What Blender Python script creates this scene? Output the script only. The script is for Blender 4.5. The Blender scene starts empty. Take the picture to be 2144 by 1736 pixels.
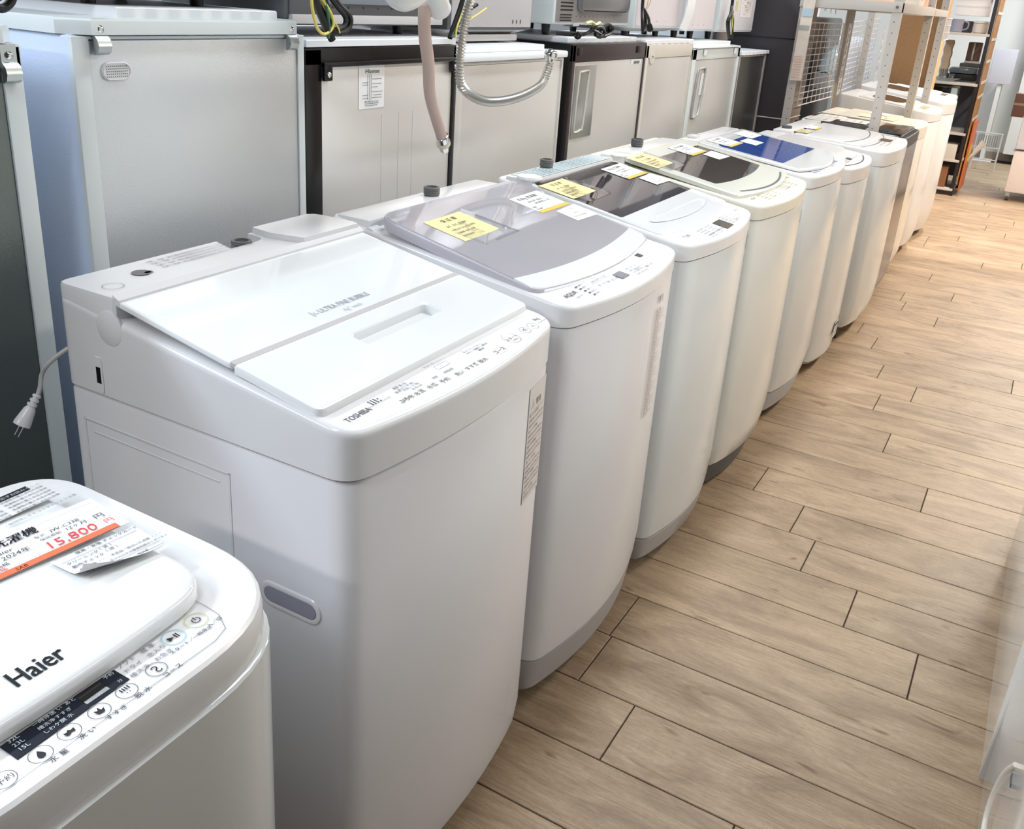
import bpy, bmesh, math, random
from mathutils import Vector, Matrix
random.seed(7)
SC = bpy.context.scene
C = SC.collection
R = math.radians

# ------------------------------------------------------------------ camera
W_, H_ = 2144, 1736
F_, CX, CY = 1929.38, 1043.18, 740.64
PITCH, ROLL, YAW = R(21.3416), R(3.7345), R(29.2918)
CAMH = 1.37
fw = Vector((-math.sin(YAW)*math.cos(PITCH), math.cos(YAW)*math.cos(PITCH), -math.sin(PITCH)))
r0 = fw.cross(Vector((0, 0, 1))).normalized(); u0 = r0.cross(fw)
rr = math.cos(ROLL)*r0 + math.sin(ROLL)*u0
uu = -math.sin(ROLL)*r0 + math.cos(ROLL)*u0
cd = bpy.data.cameras.new('camera'); cam = bpy.data.objects.new('camera', cd); C.objects.link(cam)
cam.matrix_world = Matrix(((rr.x, uu.x, -fw.x, 0), (rr.y, uu.y, -fw.y, 0), (rr.z, uu.z, -fw.z, CAMH), (0, 0, 0, 1)))
cd.sensor_fit = 'HORIZONTAL'; cd.sensor_width = 36.0; cd.lens = 36.0*F_/W_
cd.shift_x = (W_/2-CX)/W_; cd.shift_y = (CY-H_/2)/W_
cd.clip_start = 0.02; cd.clip_end = 60
SC.camera = cam

# ------------------------------------------------------------------ world, lights, exposure
SC.view_settings.view_transform = 'Standard'; SC.view_settings.look = 'None'
SC.view_settings.gamma = 1.0; SC.view_settings.use_curve_mapping = False
SC.view_settings.exposure = 0.0
SC.cycles.use_denoising = True
SC.cycles.max_bounces = 8; SC.cycles.transparent_max_bounces = 12
wd = bpy.data.worlds.new('world'); SC.world = wd; wd.use_nodes = True
wd.node_tree.nodes['Background'].inputs[0].default_value = (.8, .86, 1, 1)
wd.node_tree.nodes['Background'].inputs[1].default_value = 0.25

def area(x, y, z, sx, sy, power, col, rot=(0, 0, 0)):
    l = bpy.data.lights.new('ceiling_or_fill_lamp', 'AREA'); l.shape = 'RECTANGLE'; l.size = sx; l.size_y = sy
    l.energy = power; l.color = col
    o = bpy.data.objects.new('ceiling_or_fill_lamp', l); C.objects.link(o); o.location = (x, y, z); o.rotation_euler = rot
    return o
COOL = (.86, .93, 1.0); NEUT = (1, .965, .92); WARM = (1, .74, .48)
for y in (-.9, 1.2, 3.3, 5.4, 7.5, 9.8):
    area(-2.55, y, 2.66, .22, 1.25, 75 if y < 0 else 30, (.72, .84, 1.0) if y < 0 else COOL)
for y, p in ((-.5, 20), (2.2, 25), (4.6, 20)):
    area(-.78, y, 2.66, .20, 1.25, p, COOL)
area(.2, 10.3, 2.66, .9, .3, 45, (.80, .93, 1.0))  # cool fill light, added to brighten the far back wall
area(-1.9, -1.9, 2.66, 1.25, .22, 50, NEUT)  # unseen fill behind the camera, added to lift near-facing machine sides
for y, p in ((1.6, 8), (3.0, 18), (4.5, 28), (6.1, 44), (7.7, 52), (9.4, 44)):  # aisle row added as fill to brighten machine fronts and far floor
    area(.75, y, 2.66, .2, 1.25, p, (1, .91, .80))
def spot(x, y, z, tx, ty, tz, power, col, ang, blend=.5, rad=.05):
    l = bpy.data.lights.new('track_spot', 'SPOT'); l.energy = power; l.color = col; l.spot_size = R(ang); l.spot_blend = blend
    l.shadow_soft_size = rad
    o = bpy.data.objects.new('track_spot', l); C.objects.link(o); o.location = (x, y, z)
    o.rotation_euler = (Vector((tx, ty, tz))-Vector((x, y, z))).to_track_quat('-Z', 'Y').to_euler()
spot(.5, 5.6, 2.6, -.35, 5.8, .1, 70, WARM, 64)
spot(-.35, 7.9, 2.6, -.40, 7.6, 0, 260, (1, .93, .86), 56, .25)
spot(.3, 7.0, 2.6, -.95, 6.3, .9, 60, (1, .80, .56), 34, .4)

# ------------------------------------------------------------------ materials
def lin(c):
    return tuple((v/12.92 if v <= .04045 else ((v+.055)/1.055)**2.4) for v in c)
_m = {}
def mat(name, col, rough=.4, metal=0, bump=0, bscale=200, spec=.5, coat=0, var=0, vscale=4, emit=None, trans=0):
    if name in _m: return _m[name]
    m = bpy.data.materials.new(name); m.use_nodes = True; nt = m.node_tree; b = nt.nodes['Principled BSDF']
    c = lin(col)+(1,)
    b.inputs['Base Color'].default_value = c; b.inputs['Roughness'].default_value = rough
    b.inputs['Metallic'].default_value = metal; b.inputs['Specular IOR Level'].default_value = spec
    b.inputs['Coat Weight'].default_value = coat; b.inputs['Coat Roughness'].default_value = .05
    tc = nt.nodes.new('ShaderNodeTexCoord')
    n = nt.nodes.new('ShaderNodeTexNoise'); n.inputs['Scale'].default_value = vscale; n.inputs['Detail'].default_value = 4
    nt.links.new(tc.outputs['Object'], n.inputs['Vector'])
    mx = nt.nodes.new('ShaderNodeMix'); mx.data_type = 'RGBA'
    v = var or .012
    mx.inputs[6].default_value = tuple(max(0, k*(1-v*2.2)) for k in c[:3])+(1,)
    mx.inputs[7].default_value = tuple(min(1, k*(1+v)) for k in c[:3])+(1,)
    nt.links.new(n.outputs['Fac'], mx.inputs[0]); nt.links.new(mx.outputs[2], b.inputs['Base Color'])
    if bump:
        n2 = nt.nodes.new('ShaderNodeTexNoise'); n2.inputs['Scale'].default_value = bscale; n2.inputs['Detail'].default_value = 2
        nt.links.new(tc.outputs['Object'], n2.inputs['Vector'])
        bp = nt.nodes.new('ShaderNodeBump'); bp.inputs['Strength'].default_value = bump; bp.inputs['Distance'].default_value = .002
        nt.links.new(n2.outputs['Fac'], bp.inputs['Height']); nt.links.new(bp.outputs['Normal'], b.inputs['Normal'])
    if emit:
        b.inputs['Emission Color'].default_value = c; b.inputs['Emission Strength'].default_value = emit
    _m[name] = m; return m
def glassy(name, tint, refl=.08, opac=.0, rough=.03):
    """thin tinted pane: transparent tint mixed with a clear gloss"""
    if name in _m: return _m[name]
    m = bpy.data.materials.new(name); m.use_nodes = True; nt = m.node_tree; nt.nodes.clear()
    out = nt.nodes.new('ShaderNodeOutputMaterial'); tr = nt.nodes.new('ShaderNodeBsdfTransparent'); tr.inputs[0].default_value = lin(tint)+(1,)
    df = nt.nodes.new('ShaderNodeBsdfDiffuse'); df.inputs[0].default_value = lin(tint)+(1,)
    mx0 = nt.nodes.new('ShaderNodeMixShader'); mx0.inputs[0].default_value = opac
    nt.links.new(tr.outputs[0], mx0.inputs[1]); nt.links.new(df.outputs[0], mx0.inputs[2])
    gl = nt.nodes.new('ShaderNodeBsdfGlossy'); gl.inputs['Roughness'].default_value = rough
    fr = nt.nodes.new('ShaderNodeFresnel'); ge = nt.nodes.new('ShaderNodeNewGeometry')
    io = nt.nodes.new('ShaderNodeMath'); io.operation = 'MULTIPLY_ADD'; io.inputs[1].default_value = -.8333; io.inputs[2].default_value = 1.5
    nt.links.new(ge.outputs['Backfacing'], io.inputs[0]); nt.links.new(io.outputs[0], fr.inputs[0])
    ad = nt.nodes.new('ShaderNodeMath'); ad.operation = 'ADD'; ad.inputs[1].default_value = refl; ad.use_clamp = True
    nt.links.new(fr.outputs[0], ad.inputs[0])
    mx = nt.nodes.new('ShaderNodeMixShader'); nt.links.new(ad.outputs[0], mx.inputs[0])
    nt.links.new(mx0.outputs[0], mx.inputs[1]); nt.links.new(gl.outputs[0], mx.inputs[2])
    nt.links.new(mx.outputs[0], out.inputs[0]); _m[name] = m; return m
WHITE = mat('white_plastic', (.90, .90, .905), .22)
WTOP = mat('white_gloss_lid', (.93, .94, .945), .10, coat=.5)
WPAN = mat('panel_white', (.93, .925, .905), .3)
WBODY = mat('white_enamel_steel', (.87, .865, .875), .22)
WBODY2 = mat('grey_white_enamel', (.85, .86, .86), .14)
CREAM = mat('cream_plastic', (.90, .885, .83), .3)
CREAMT = mat('pale_green_grey_plastic', (.84, .845, .80), .25)
LGREY = mat('light_grey_plastic', (.76, .75, .745), .4)
LILAC = mat('lilac_grey_plastic', (.74, .73, .76), .3)
DGREY = mat('dark_grey_plastic', (.33, .34, .345), .5)
BLACK = mat('black_plastic', (.035, .035, .045), .35)
BLKG = mat('black_gloss', (.05, .045, .045), .12)
DISP = mat('display_dark', (.09, .11, .16), .5, spec=.2)
DISPB = mat('display_brown', (.36, .33, .30), .2)
INK = mat('black_ink', (.10, .11, .13), .6)
GINK = mat('grey_ink', (.46, .46, .47), .6)
MINK = mat('mid_grey_ink', (.25, .25, .27), .6)
RINK = mat('red_ink', (.83, .27, .27), .6)
BRINK = mat('brown_ink', (.42, .33, .29), .6)
WINK = mat('white_ink', (.75, .78, .8), .6)
PAPER = mat('white_paper', (.95, .95, .95), .8)
PAPERG = mat('off_white_paper', (.88, .88, .88), .8)
YPAPER = mat('yellow_paper', (.95, .90, .66), .8)
ORANGE = mat('orange_ink', (.88, .45, .30), .7)
YORANGE = mat('amber_ink', (.96, .76, .35), .7)
CHROME = mat('chrome', (.86, .86, .86), .12, 1)
STEELD = mat('brushed_drum_steel', (.78, .79, .82), .4, .6)
NUT = mat('grey_nylon', (.42, .42, .42), .5)
HOSE = mat('beige_rubber', (.78, .69, .65), .5)
FW = mat('fridge_white', (.86, .885, .885), .28)
FBLUE = mat('fridge_white_cool_tint', (.83, .88, .97), .38, bump=.25, bscale=260)  # bluish white: reflected cool light is put into the colour
FBLK = mat('fridge_black', (.045, .04, .055), .25)
FBRN = mat('fridge_brown_black', (.22, .18, .19), .35)
FIVORY = mat('fridge_ivory', (.86, .83, .78), .35)
GALV = mat('galvanised_sheet', (.84, .855, .865), .40, .70, bump=.18, bscale=420, var=.03, vscale=2.2)
GALV2 = mat('brushed_galvanised', (.95, .945, .935), .36, .66, bump=.12, bscale=300, var=.05, vscale=1.2)
ZINC = mat('zinc_bracket', (.74, .76, .76), .3, .9)
PLATEW = mat('white_board', (.93, .94, .95), .35)
OVD = mat('dark_grey_enamel', (.38, .385, .40), .35, .3)
SHELFW = mat('shelf_paint', (.73, .71, .685), .45)
WIREW = mat('white_wire', (.86, .84, .83), .4)
BRWN = mat('particle_board', (.62, .47, .31), .7, bump=.2, bscale=120, var=.12, vscale=60)
BRWNL = mat('board_edge', (.83, .64, .41), .7)
PILLM = mat('pillar_dark', (.225, .21, .225), .5)
RACKB = mat('rack_black', (.13, .125, .15), .35)
WOODO = mat('orange_wood', (.70, .52, .33), .5, var=.08, vscale=30)
WALLW = mat('white_wall', (.88, .885, .875), .7)
YWIRE = mat('yellow_wire', (.90, .84, .45), .5)
GWIRE = mat('green_wire', (.18, .42, .33), .5)
CLEAR = glassy('clear_film', (.98, .98, .98), .02)
GLS2 = glassy('pale_grey_glass', (.93, .92, .94), .12, .45)
GLS3 = glassy('smoked_glass', (.42, .40, .42), .08, .35)
GLS4 = glassy('brown_glass', (.45, .41, .39), .08, .40)
GLS5 = glassy('blue_glass', (.20, .36, .70), .10, .75)
DISHG = glassy('dish_glass', (.93, .95, .96), .15)

# wood plank material: grain runs along X, every plank shifts by its own random
def wood():
    m = bpy.data.materials.new('oak_vinyl_plank'); m.use_nodes = True; nt = m.node_tree; N = nt.nodes; L = nt.links
    b = N['Principled BSDF']
    tc = N.new('ShaderNodeTexCoord'); oi = N.new('ShaderNodeObjectInfo')
    mp = N.new('ShaderNodeVectorMath'); mp.operation = 'ADD'
    cx = N.new('ShaderNodeCombineXYZ')
    ml = N.new('ShaderNodeMath'); ml.operation = 'MULTIPLY'; ml.inputs[1].default_value = 37
    L.new(oi.outputs['Random'], ml.inputs[0]); L.new(ml.outputs[0], cx.inputs[0]); L.new(ml.outputs[0], cx.inputs[1])
    L.new(tc.outputs['Object'], mp.inputs[0]); L.new(cx.outputs[0], mp.inputs[1])
    def noise(sx, sy, sc, det, dist=0):
        mm = N.new('ShaderNodeVectorMath'); mm.operation = 'MULTIPLY'; mm.inputs[1].default_value = (sx, sy, 1)
        L.new(mp.outputs[0], mm.inputs[0]); n = N.new('ShaderNodeTexNoise'); n.inputs['Scale'].default_value = sc
        n.inputs['Detail'].default_value = det; n.inputs['Distortion'].default_value = dist; n.inputs['Roughness'].default_value = .65
        L.new(mm.outputs[0], n.inputs['Vector']); return n
    big = noise(2.2, 7, 1.5, 6, 1.0); gr = noise(4, 75, 3, 8, .5); fine = noise(22, 240, 3, 4)
    knot = noise(4.5, 15, 1.5, 2, .4)
    ra = N.new('ShaderNodeValToRGB'); L.new(big.outputs['Fac'], ra.inputs[0]); e = ra.color_ramp.elements
    e[0].position = .28; e[0].color = lin((.575, .485, .39))+(1,); e[1].position = .72; e[1].color = lin((.80, .705, .59))+(1,)
    e2 = ra.color_ramp.elements.new(.5); e2.color = lin((.72, .625, .515))+(1,)
    mx = N.new('ShaderNodeMix'); mx.data_type = 'RGBA'; mx.blend_type = 'MULTIPLY'; mx.inputs[0].default_value = .8
    r2 = N.new('ShaderNodeValToRGB'); L.new(gr.outputs['Fac'], r2.inputs[0]); r2.color_ramp.elements[0].position = .32; r2.color_ramp.elements[1].position = .62
    r2.color_ramp.elements[0].color = (.66, .62, .58, 1); r2.color_ramp.elements[1].color = (1, 1, 1, 1)
    L.new(ra.outputs[0], mx.inputs[6]); L.new(r2.outputs[0], mx.inputs[7])
    mx2 = N.new('ShaderNodeMix'); mx2.data_type = 'RGBA'; mx2.blend_type = 'MULTIPLY'; mx2.inputs[0].default_value = .7
    r3 = N.new('ShaderNodeValToRGB'); L.new(fine.outputs['Fac'], r3.inputs[0]); r3.color_ramp.elements[0].position = .33; r3.color_ramp.elements[1].position = .5
    r3.color_ramp.elements[0].color = (.62, .58, .54, 1); r3.color_ramp.elements[1].color = (1, 1, 1, 1)
    L.new(mx.outputs[2], mx2.inputs[6]); L.new(r3.outputs[0], mx2.inputs[7])
    mx3 = N.new('ShaderNodeMix'); mx3.data_type = 'RGBA'; mx3.blend_type = 'MULTIPLY'; mx3.inputs[0].default_value = 1
    r4 = N.new('ShaderNodeValToRGB'); L.new(knot.outputs['Fac'], r4.inputs[0]); r4.color_ramp.elements[0].position = .25; r4.color_ramp.elements[1].position = .33
    r4.color_ramp.elements[0].color = (.55, .45, .38, 1); r4.color_ramp.elements[1].color = (1, 1, 1, 1)
    L.new(mx2.outputs[2], mx3.inputs[6]); L.new(r4.outputs[0], mx3.inputs[7])
    hs = N.new('ShaderNodeHueSaturation'); mr = N.new('ShaderNodeMapRange'); mr.inputs[3].default_value = .92; mr.inputs[4].default_value = 1.06
    L.new(oi.outputs['Random'], mr.inputs[0]); L.new(mr.outputs[0], hs.inputs['Value']); L.new(mx3.outputs[2], hs.inputs['Color'])
    L.new(hs.outputs[0], b.inputs['Base Color']); b.inputs['Roughness'].default_value = .42; b.inputs['Specular IOR Level'].default_value = .45
    bp = N.new('ShaderNodeBump'); bp.inputs['Strength'].default_value = .25; bp.inputs['Distance'].default_value = .001
    L.new(fine.outputs['Fac'], bp.inputs['Height']); L.new(bp.outputs['Normal'], b.inputs['Normal'])
    return m
WOOD = wood()
GAP = mat('plank_joint', (.17, .12, .09), .8)

# ------------------------------------------------------------------ mesh helpers
def mesh_from(name, verts, faces, m, smooth=True):
    me = bpy.data.meshes.new(name); me.from_pydata([tuple(v) for v in verts], [], faces); me.validate()
    if isinstance(m, (list, tuple)):
        for k in m: me.materials.append(k)
    else: me.materials.append(m)
    if smooth:
        me.shade_smooth() if hasattr(me, 'shade_smooth') else None
        try: me.set_sharp_from_angle(angle=R(35))
        except Exception: pass
    return me
def link(name, me, parent=None, loc=(0, 0, 0), rot=(0, 0, 0)):
    o = bpy.data.objects.new(name, me); C.objects.link(o); o.location = loc; o.rotation_euler = rot
    if parent: o.parent = parent
    return o
class MB:
    """collects shapes, builds ONE mesh object"""
    def __init__(s): s.v = []; s.f = []
    def add(s, v, f):
        k = len(s.v); s.v += [Vector(p) for p in v]; s.f += [tuple(i+k for i in q) for q in f]; return s
    def box(s, x0, x1, y0, y1, z0, z1, b=0):
        if b <= 0:
            return s.add([(x0, y0, z0), (x1, y0, z0), (x1, y1, z0), (x0, y1, z0), (x0, y0, z1), (x1, y0, z1), (x1, y1, z1), (x0, y1, z1)],
                         [(3, 2, 1, 0), (4, 5, 6, 7), (0, 1, 5, 4), (1, 2, 6, 5), (2, 3, 7, 6), (3, 0, 4, 7)])
        bm = bmesh.new(); bmesh.ops.create_cube(bm, size=1)
        for v in bm.verts: v.co = Vector(((x0+x1)/2+v.co.x*(x1-x0), (y0+y1)/2+v.co.y*(y1-y0), (z0+z1)/2+v.co.z*(z1-z0)))
        bmesh.ops.bevel(bm, geom=bm.edges[:], offset=b, segments=2, affect='EDGES', profile=.6)
        bm.verts.index_update(); s.add([v.co.copy() for v in bm.verts], [tuple(v.index for v in f.verts) for f in bm.faces]); bm.free(); return s
    def loft(s, rings, cap0=True, cap1=True, closed=True):
        n = len(rings[0]); v = [p for r_ in rings for p in r_]; f = []
        for i in range(len(rings)-1):
            for j in range(n if closed else n-1):
                a = i*n+j; b = i*n+(j+1) % n; f.append((a, b, b+n, a+n))
        if cap0: f.append(tuple(range(n-1, -1, -1)))
        if cap1: f.append(tuple(range((len(rings)-1)*n, len(rings)*n)))
        return s.add(v, f)
    def cyl(s, p, d, r1, h, r2=None, n=20, cap=True):
        p = Vector(p); d = Vector(d).normalized(); a = d.orthogonal().normalized(); b = d.cross(a); r2 = r1 if r2 is None else r2
        ring = lambda q, r_: [q+a*math.cos(t*math.tau/n)*r_+b*math.sin(t*math.tau/n)*r_ for t in range(n)]
        return s.loft([ring(p, r1), ring(p+d*h, r2)], cap, cap)
    def lathe(s, p, d, prof, n=20):
        p = Vector(p); d = Vector(d).normalized(); a = d.orthogonal().normalized(); b = d.cross(a)
        return s.loft([[p+d*h+a*math.cos(t*math.tau/n)*r_+b*math.sin(t*math.tau/n)*r_ for t in range(n)] for r_, h in prof])
    def tube(s, pts, r, n=8, smooth=4, cap=True):
        pts = [Vector(p) for p in pts]
        if smooth > 1 and len(pts) > 2:
            q = []
            P = [pts[0]]+pts+[pts[-1]]
            for i in range(1, len(P)-2):
                for k in range(smooth):
                    t = k/smooth; a, b_, c, d = P[i-1], P[i], P[i+1], P[i+2]
                    q.append(.5*((2*b_)+(c-a)*t+(2*a-5*b_+4*c-d)*t*t+(-a+3*b_-3*c+d)*t**3))
            q.append(pts[-1]); pts = q
        rings = []; up = None
        for i, p in enumerate(pts):
            t = (pts[min(i+1, len(pts)-1)]-pts[max(i-1, 0)])
            t = t.normalized() if t.length > 1e-9 else Vector((0, 0, 1))
            up = t.orthogonal().normalized() if up is None else (up-t*up.dot(t)).normalized()
            w = t.cross(up); ri = r(i/(len(pts)-1)) if callable(r) else r
            rings.append([p+up*math.cos(k*math.tau/n)*ri+w*math.sin(k*math.tau/n)*ri for k in range(n)])
        return s.loft(rings, cap, cap)
    def quad(s, a, b, c, d, t=.0006):
        a, b, c, d = map(Vector, (a, b, c, d)); n = (b-a).cross(d-a).normalized()*t
        return s.loft([[a, b, c, d], [a+n, b+n, c+n, d+n]])
    def build(s, name, m, parent=None, loc=(0, 0, 0), smooth=True, rot=(0, 0, 0)):
        return link(name, mesh_from(name, s.v, s.f, m, smooth), parent, loc, rot)
def tag(o, label, cat, group=None, kind=None):
    if label: o['label'] = label
    if cat: o['category'] = cat
    if group: o['group'] = group
    if kind: o['kind'] = kind
    return o
def empty(name, label, cat, loc=(0, 0, 0), rz=0, group=None):
    o = bpy.data.objects.new(name, None); C.objects.link(o); o.location = loc; o.rotation_euler = (0, 0, rz)
    o.empty_display_size = .1
    return tag(o, label, cat, group)

# ---------------- text
_tc = {}
def glyphs(s, shear=0):
    k = (s, shear)
    if k not in _tc:
        c = bpy.data.curves.new('t', 'FONT'); c.body = s; c.resolution_u = 2; c.size = 1; c.shear = shear
        o = bpy.data.objects.new('t', c); C.objects.link(o)
        dg = bpy.context.evaluated_depsgraph_get(); me = bpy.data.meshes.new_from_object(o.evaluated_get(dg))
        v = [x.co.copy() for x in me.vertices]; f = [tuple(p.vertices) for p in me.polygons]
        bpy.data.objects.remove(o); bpy.data.curves.remove(c); bpy.data.meshes.remove(me)
        x1 = max([p.x for p in v], default=1); _tc[k] = (v, f, x1)
    return _tc[k]
class Text:
    """printed lettering of one colour; built as ONE mesh"""
    def __init__(s): s.v = []; s.f = []
    def put(s, body, o, right, up, h, width=None, shear=0, bold=0, anchor='l', lift=.0006, wob=0):
        v, f, x1 = glyphs(body, shear); right = Vector(right).normalized(); up = Vector(up).normalized(); nrm = right.cross(up)
        sx = (width/x1) if width else h
        o = Vector(o)
        if anchor == 'c': o = o-right*sx*x1/2
        for dx in ((0,) if not bold else (-bold, bold)):
            k = len(s.v)
            for p in v:
                yy = p.y*h+(math.sin(p.x*2.3+len(body))*wob*h)
                s.v.append(o+right*(p.x*sx+dx)+up*yy+nrm*(lift+abs(dx)*.05))
            s.f += [tuple(i+k for i in q) for q in f]
        return s
    def bar(s, o, right, up, w, h, lift=.0006):
        right = Vector(right).normalized(); up = Vector(up).normalized(); nrm = right.cross(up); o = Vector(o)+nrm*lift
        k = len(s.v); s.v += [o, o+right*w, o+right*w+up*h, o+up*h]; s.f.append((k, k+1, k+2, k+3)); return s
    def ring(s, o, right, up, r_, t, lift=.0006, n=28, a0=0, a1=math.tau, ry=None):
        right = Vector(right).normalized(); up = Vector(up).normalized(); o = Vector(o)+right.cross(up)*lift; k = len(s.v)
        ry = ry or r_
        for i in range(n+1):
            a = a0+(a1-a0)*i/n; dx, dy = math.cos(a), math.sin(a)
            s.v += [o+right*dx*(r_-t)+up*dy*(ry-t), o+right*dx*r_+up*dy*ry]
            if i: j = k+2*i; s.f.append((j-2, j-1, j+1, j))
        return s
    def poly(s, o, right, up, pts, lift=.0006):
        right = Vector(right).normalized(); up = Vector(up).normalized(); o = Vector(o)+right.cross(up)*lift; k = len(s.v)
        s.v += [o+right*x+up*y for x, y in pts]; s.f.append(tuple(range(k, k+len(pts)))); return s
    def build(s, name, m, parent=None):
        o = link(name, mesh_from(name, s.v, s.f, m, False), parent); o['kind'] = 'stuff'; return o
def arcstrip(t, name, m, zf, xa, xb, W, b, h0, h1, n=24, yc=0):
    rows = []
    for k in range(n+1):
        y = -W/2+W*k/n; q = b*(1-(2*y/W)**2); rows.append([Vector((xa+q, y+yc, zf(xa+q)+h0)), Vector((xb+q, y+yc, zf(xb+q)+h0)), Vector((xb+q, y+yc, zf(xb+q)+h1)), Vector((xa+q, y+yc, zf(xa+q)+h1))])
    return MB().loft(rows).build(name, m, t)

# ---------------- plan outline of an appliance: front faces +x with a bulge b, rounded corners
def outline(x0, x1, W, b=0, rf=.04, rb=.02, nf=6, na=14):
    hw = W/2; pts = []
    fx = lambda y: x1+b*(1-(y/hw)**2)
    def bez(a, c, d):
        for i in range(nf+1):
            t = i/nf; pts.append(((1-t)**2*a[0]+2*t*(1-t)*c[0]+t*t*d[0], (1-t)**2*a[1]+2*t*(1-t)*c[1]+t*t*d[1]))
    bez((x0, -hw+rb), (x0, -hw), (x0+rb, -hw))
    bez((x1-rf, -hw), (x1, -hw), (fx(-hw+rf), -hw+rf))
    for i in range(1, na): y = -hw+rf+(2*hw-2*rf)*i/na; pts.append((fx(y), y))
    bez((fx(hw-rf), hw-rf), (x1, hw), (x1-rf, hw))
    bez((x0+rb, hw), (x0, hw), (x0, hw-rb))
    return pts
def ringz(pts, z, dz=0): return [Vector((x, y, (z(x) if callable(z) else z)+dz)) for x, y in pts]

GW = 'washing machines lined up along the aisle'
def washer(label, xf, y0, y1, zf, zs, zb, D, b=.05, rot=0, body=WBODY, cover=WHITE, panel=WPAN, rf=.045, rb=.025, skirt=None, zsk=.10,
           zbot=.03, hole=None, flatback=.0, drum=True, seam=True, top=None, feet=BLACK, footx=.03, rec=.03):
    W = y1-y0; t = empty('washing_machine', label, 'washing machine', (xf, (y0+y1)/2, 0), rot, GW)
    s = (zb-zf)/(D-flatback)
    zt = lambda x: zf+s*min(max(-x, -b), D-flatback)
    ol = lambda i, fr=0, bb=b: outline(-D+i, -i-fr, W-2*i, bb, max(rf-i, .008), max(rb-i, .006))
    # lower cabinet
    mb = MB(); rings = [ringz(ol(.012, rec), zbot), ringz(ol(.004, rec*.75), zbot+.012), ringz(ol(0, rec*.3), zbot+.07), ringz(ol(0), zbot+.16),
                        ringz(ol(0), zs-.005), ringz(ol(.0012), zs-.0022), ringz(ol(.0035), zs-.0022)]
    if skirt:
        sk = MB(); sk.loft(rings[:2]+[ringz(ol(0, rec*.45), zsk-.003), ringz(ol(.004, rec*.45), zsk)]); sk.build('skirt', skirt, t)
        rings = [ringz(ol(.004, rec*.4), zsk+.001), ringz(ol(0, rec*.36), zsk+.004)]+rings[3:]
    mb.loft(rings); mb.build('cabinet', body, t)
    # top cover with rounded edge, flat sloping deck, optional wash opening
    r_ = .0075
    rings = [ringz(ol(.002), zs-.0015), ringz(ol(-.0015), zs+.001), ringz(ol(-.0015), zs+.006), ringz(ol(-.0015), zt, -r_-.003)]
    for k in range(4):
        a = k/3*math.pi/2
        rings.append(ringz(ol(-.0015+r_*(1-math.cos(a))), zt, -r_+r_*math.sin(a)))
    rings.append(ringz(ol(-.0015+r_+.003), zt))
    c = MB()
    if hole:
        hx0, hx1, hw2 = hole
        cxh = (hx0+hx1)/2
        base = outline(hx0, hx1, hw2, .02, .08, .06)
        # same count, so it lofts straight in
        rings.append(ringz(base, zt, 0)); rings.append(ringz([(cxh+(x-cxh)*.97, y*.97) for x, y in base], zt, -.02)); rings.append(ringz([(cxh+(x-cxh)*.93, y*.93) for x, y in base], zt, -.034))
        c.loft(rings, True, False)
        c.f = [f for f in c.f if len(f) == 4]
        c.build('top_cover', cover, t)
        if drum:
            n = 32; dm = MB(); R0 = min(hx1-hx0, hw2)*.46; zc = zt(cxh)
            rg = []
            for rr_, zz in ((R0*1.06, zc-.048), (R0*1.0, zc-.052), (R0*.98, zc-.08), (R0*.96, zc-.26), (R0*.3, zc-.27)):
                rg.append([Vector((cxh+math.cos(k*math.tau/n)*rr_, math.sin(k*math.tau/n)*rr_, zz)) for k in range(n)])
            dm.loft(rg, False, True); dm.build('drum', STEELD, t)
            wb = [((cxh+(x-cxh)*.93), y*.93) for x, y in base]
            ci = [(cxh+math.cos(math.atan2(y, x-cxh))*R0*1.02, math.sin(math.atan2(y, x-cxh))*R0*1.02) for x, y in wb]
            tub = MB(); tub.loft([ringz(wb, zt, -.032), ringz(wb, zc-.040), ringz(ci, zc-.042), ringz(ci, zc-.060)], False, False); tub.build('tub_rim', WHITE, t)
    else:
        c.loft(rings); c.build('top_cover', cover, t)
    for sx in (-D+.06, -.07-footx):
        for sy in (-1, 1):
            f = MB(); f.cyl((sx, sy*(W/2-.06), 0), (0, 0, 1), .022, zbot+.01, .018, 14); f.build('foot', feet, t)
    t['_dummy'] = 0; del t['_dummy']
    return t, zt, ol
def lid_frame(t, name, m, zt, x0, x1, W, b, rf, rb, h0, h1, win=None, yo=0, edge=.006):
    """slab lying on the deck; win=(x0,x1,W,b,rf,rb) cuts a window"""
    o = lambda i: [(x, y+yo) for x, y in outline(x0+i, x1-i, W-2*i, b, max(rf-i, .005), max(rb-i, .005))]
    mb = MB(); R_ = [ringz(o(edge), zt, h0), ringz(o(0), zt, h0+.002), ringz(o(0), zt, h1-edge), ringz(o(edge*.3), zt, h1-edge*.3), ringz(o(edge), zt, h1)]
    if win:
        wi = [(x, y+yo) for x, y in outline(win[0], win[1], win[2], win[3], win[4], win[5])]
        R_ += [ringz(wi, zt, h1), ringz(wi, zt, h0)]; R_.append(R_[0]); mb.loft(R_, False, False)
    else: mb.loft(R_)
    return mb.build(name, m, t)
def pane(t, m, zt, win, h, th=.003, yo=0, name='glass'):
    wi = [(x, y+yo) for x, y in outline(*win)]
    mb = MB(); mb.loft([ringz(wi, zt, h-th), ringz(wi, zt, h)]); return mb.build(name, m, t)
def inlet(t, x, y, z, r_=.016, h=.026, m=NUT):
    mb = MB(); pr = [(r_*.9, 0), (r_, .004)]
    for k in range(4): pr += [(r_, .004+k*h/5), (r_*1.08, .004+(k+.5)*h/5)]
    pr += [(r_, h), (r_*.75, h), (r_*.7, h-.008), (.003, h-.008)]
    mb.lathe((x, y, z), (0, 0, 1), pr, 20); return mb.build('water_inlet', m, t)
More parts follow.
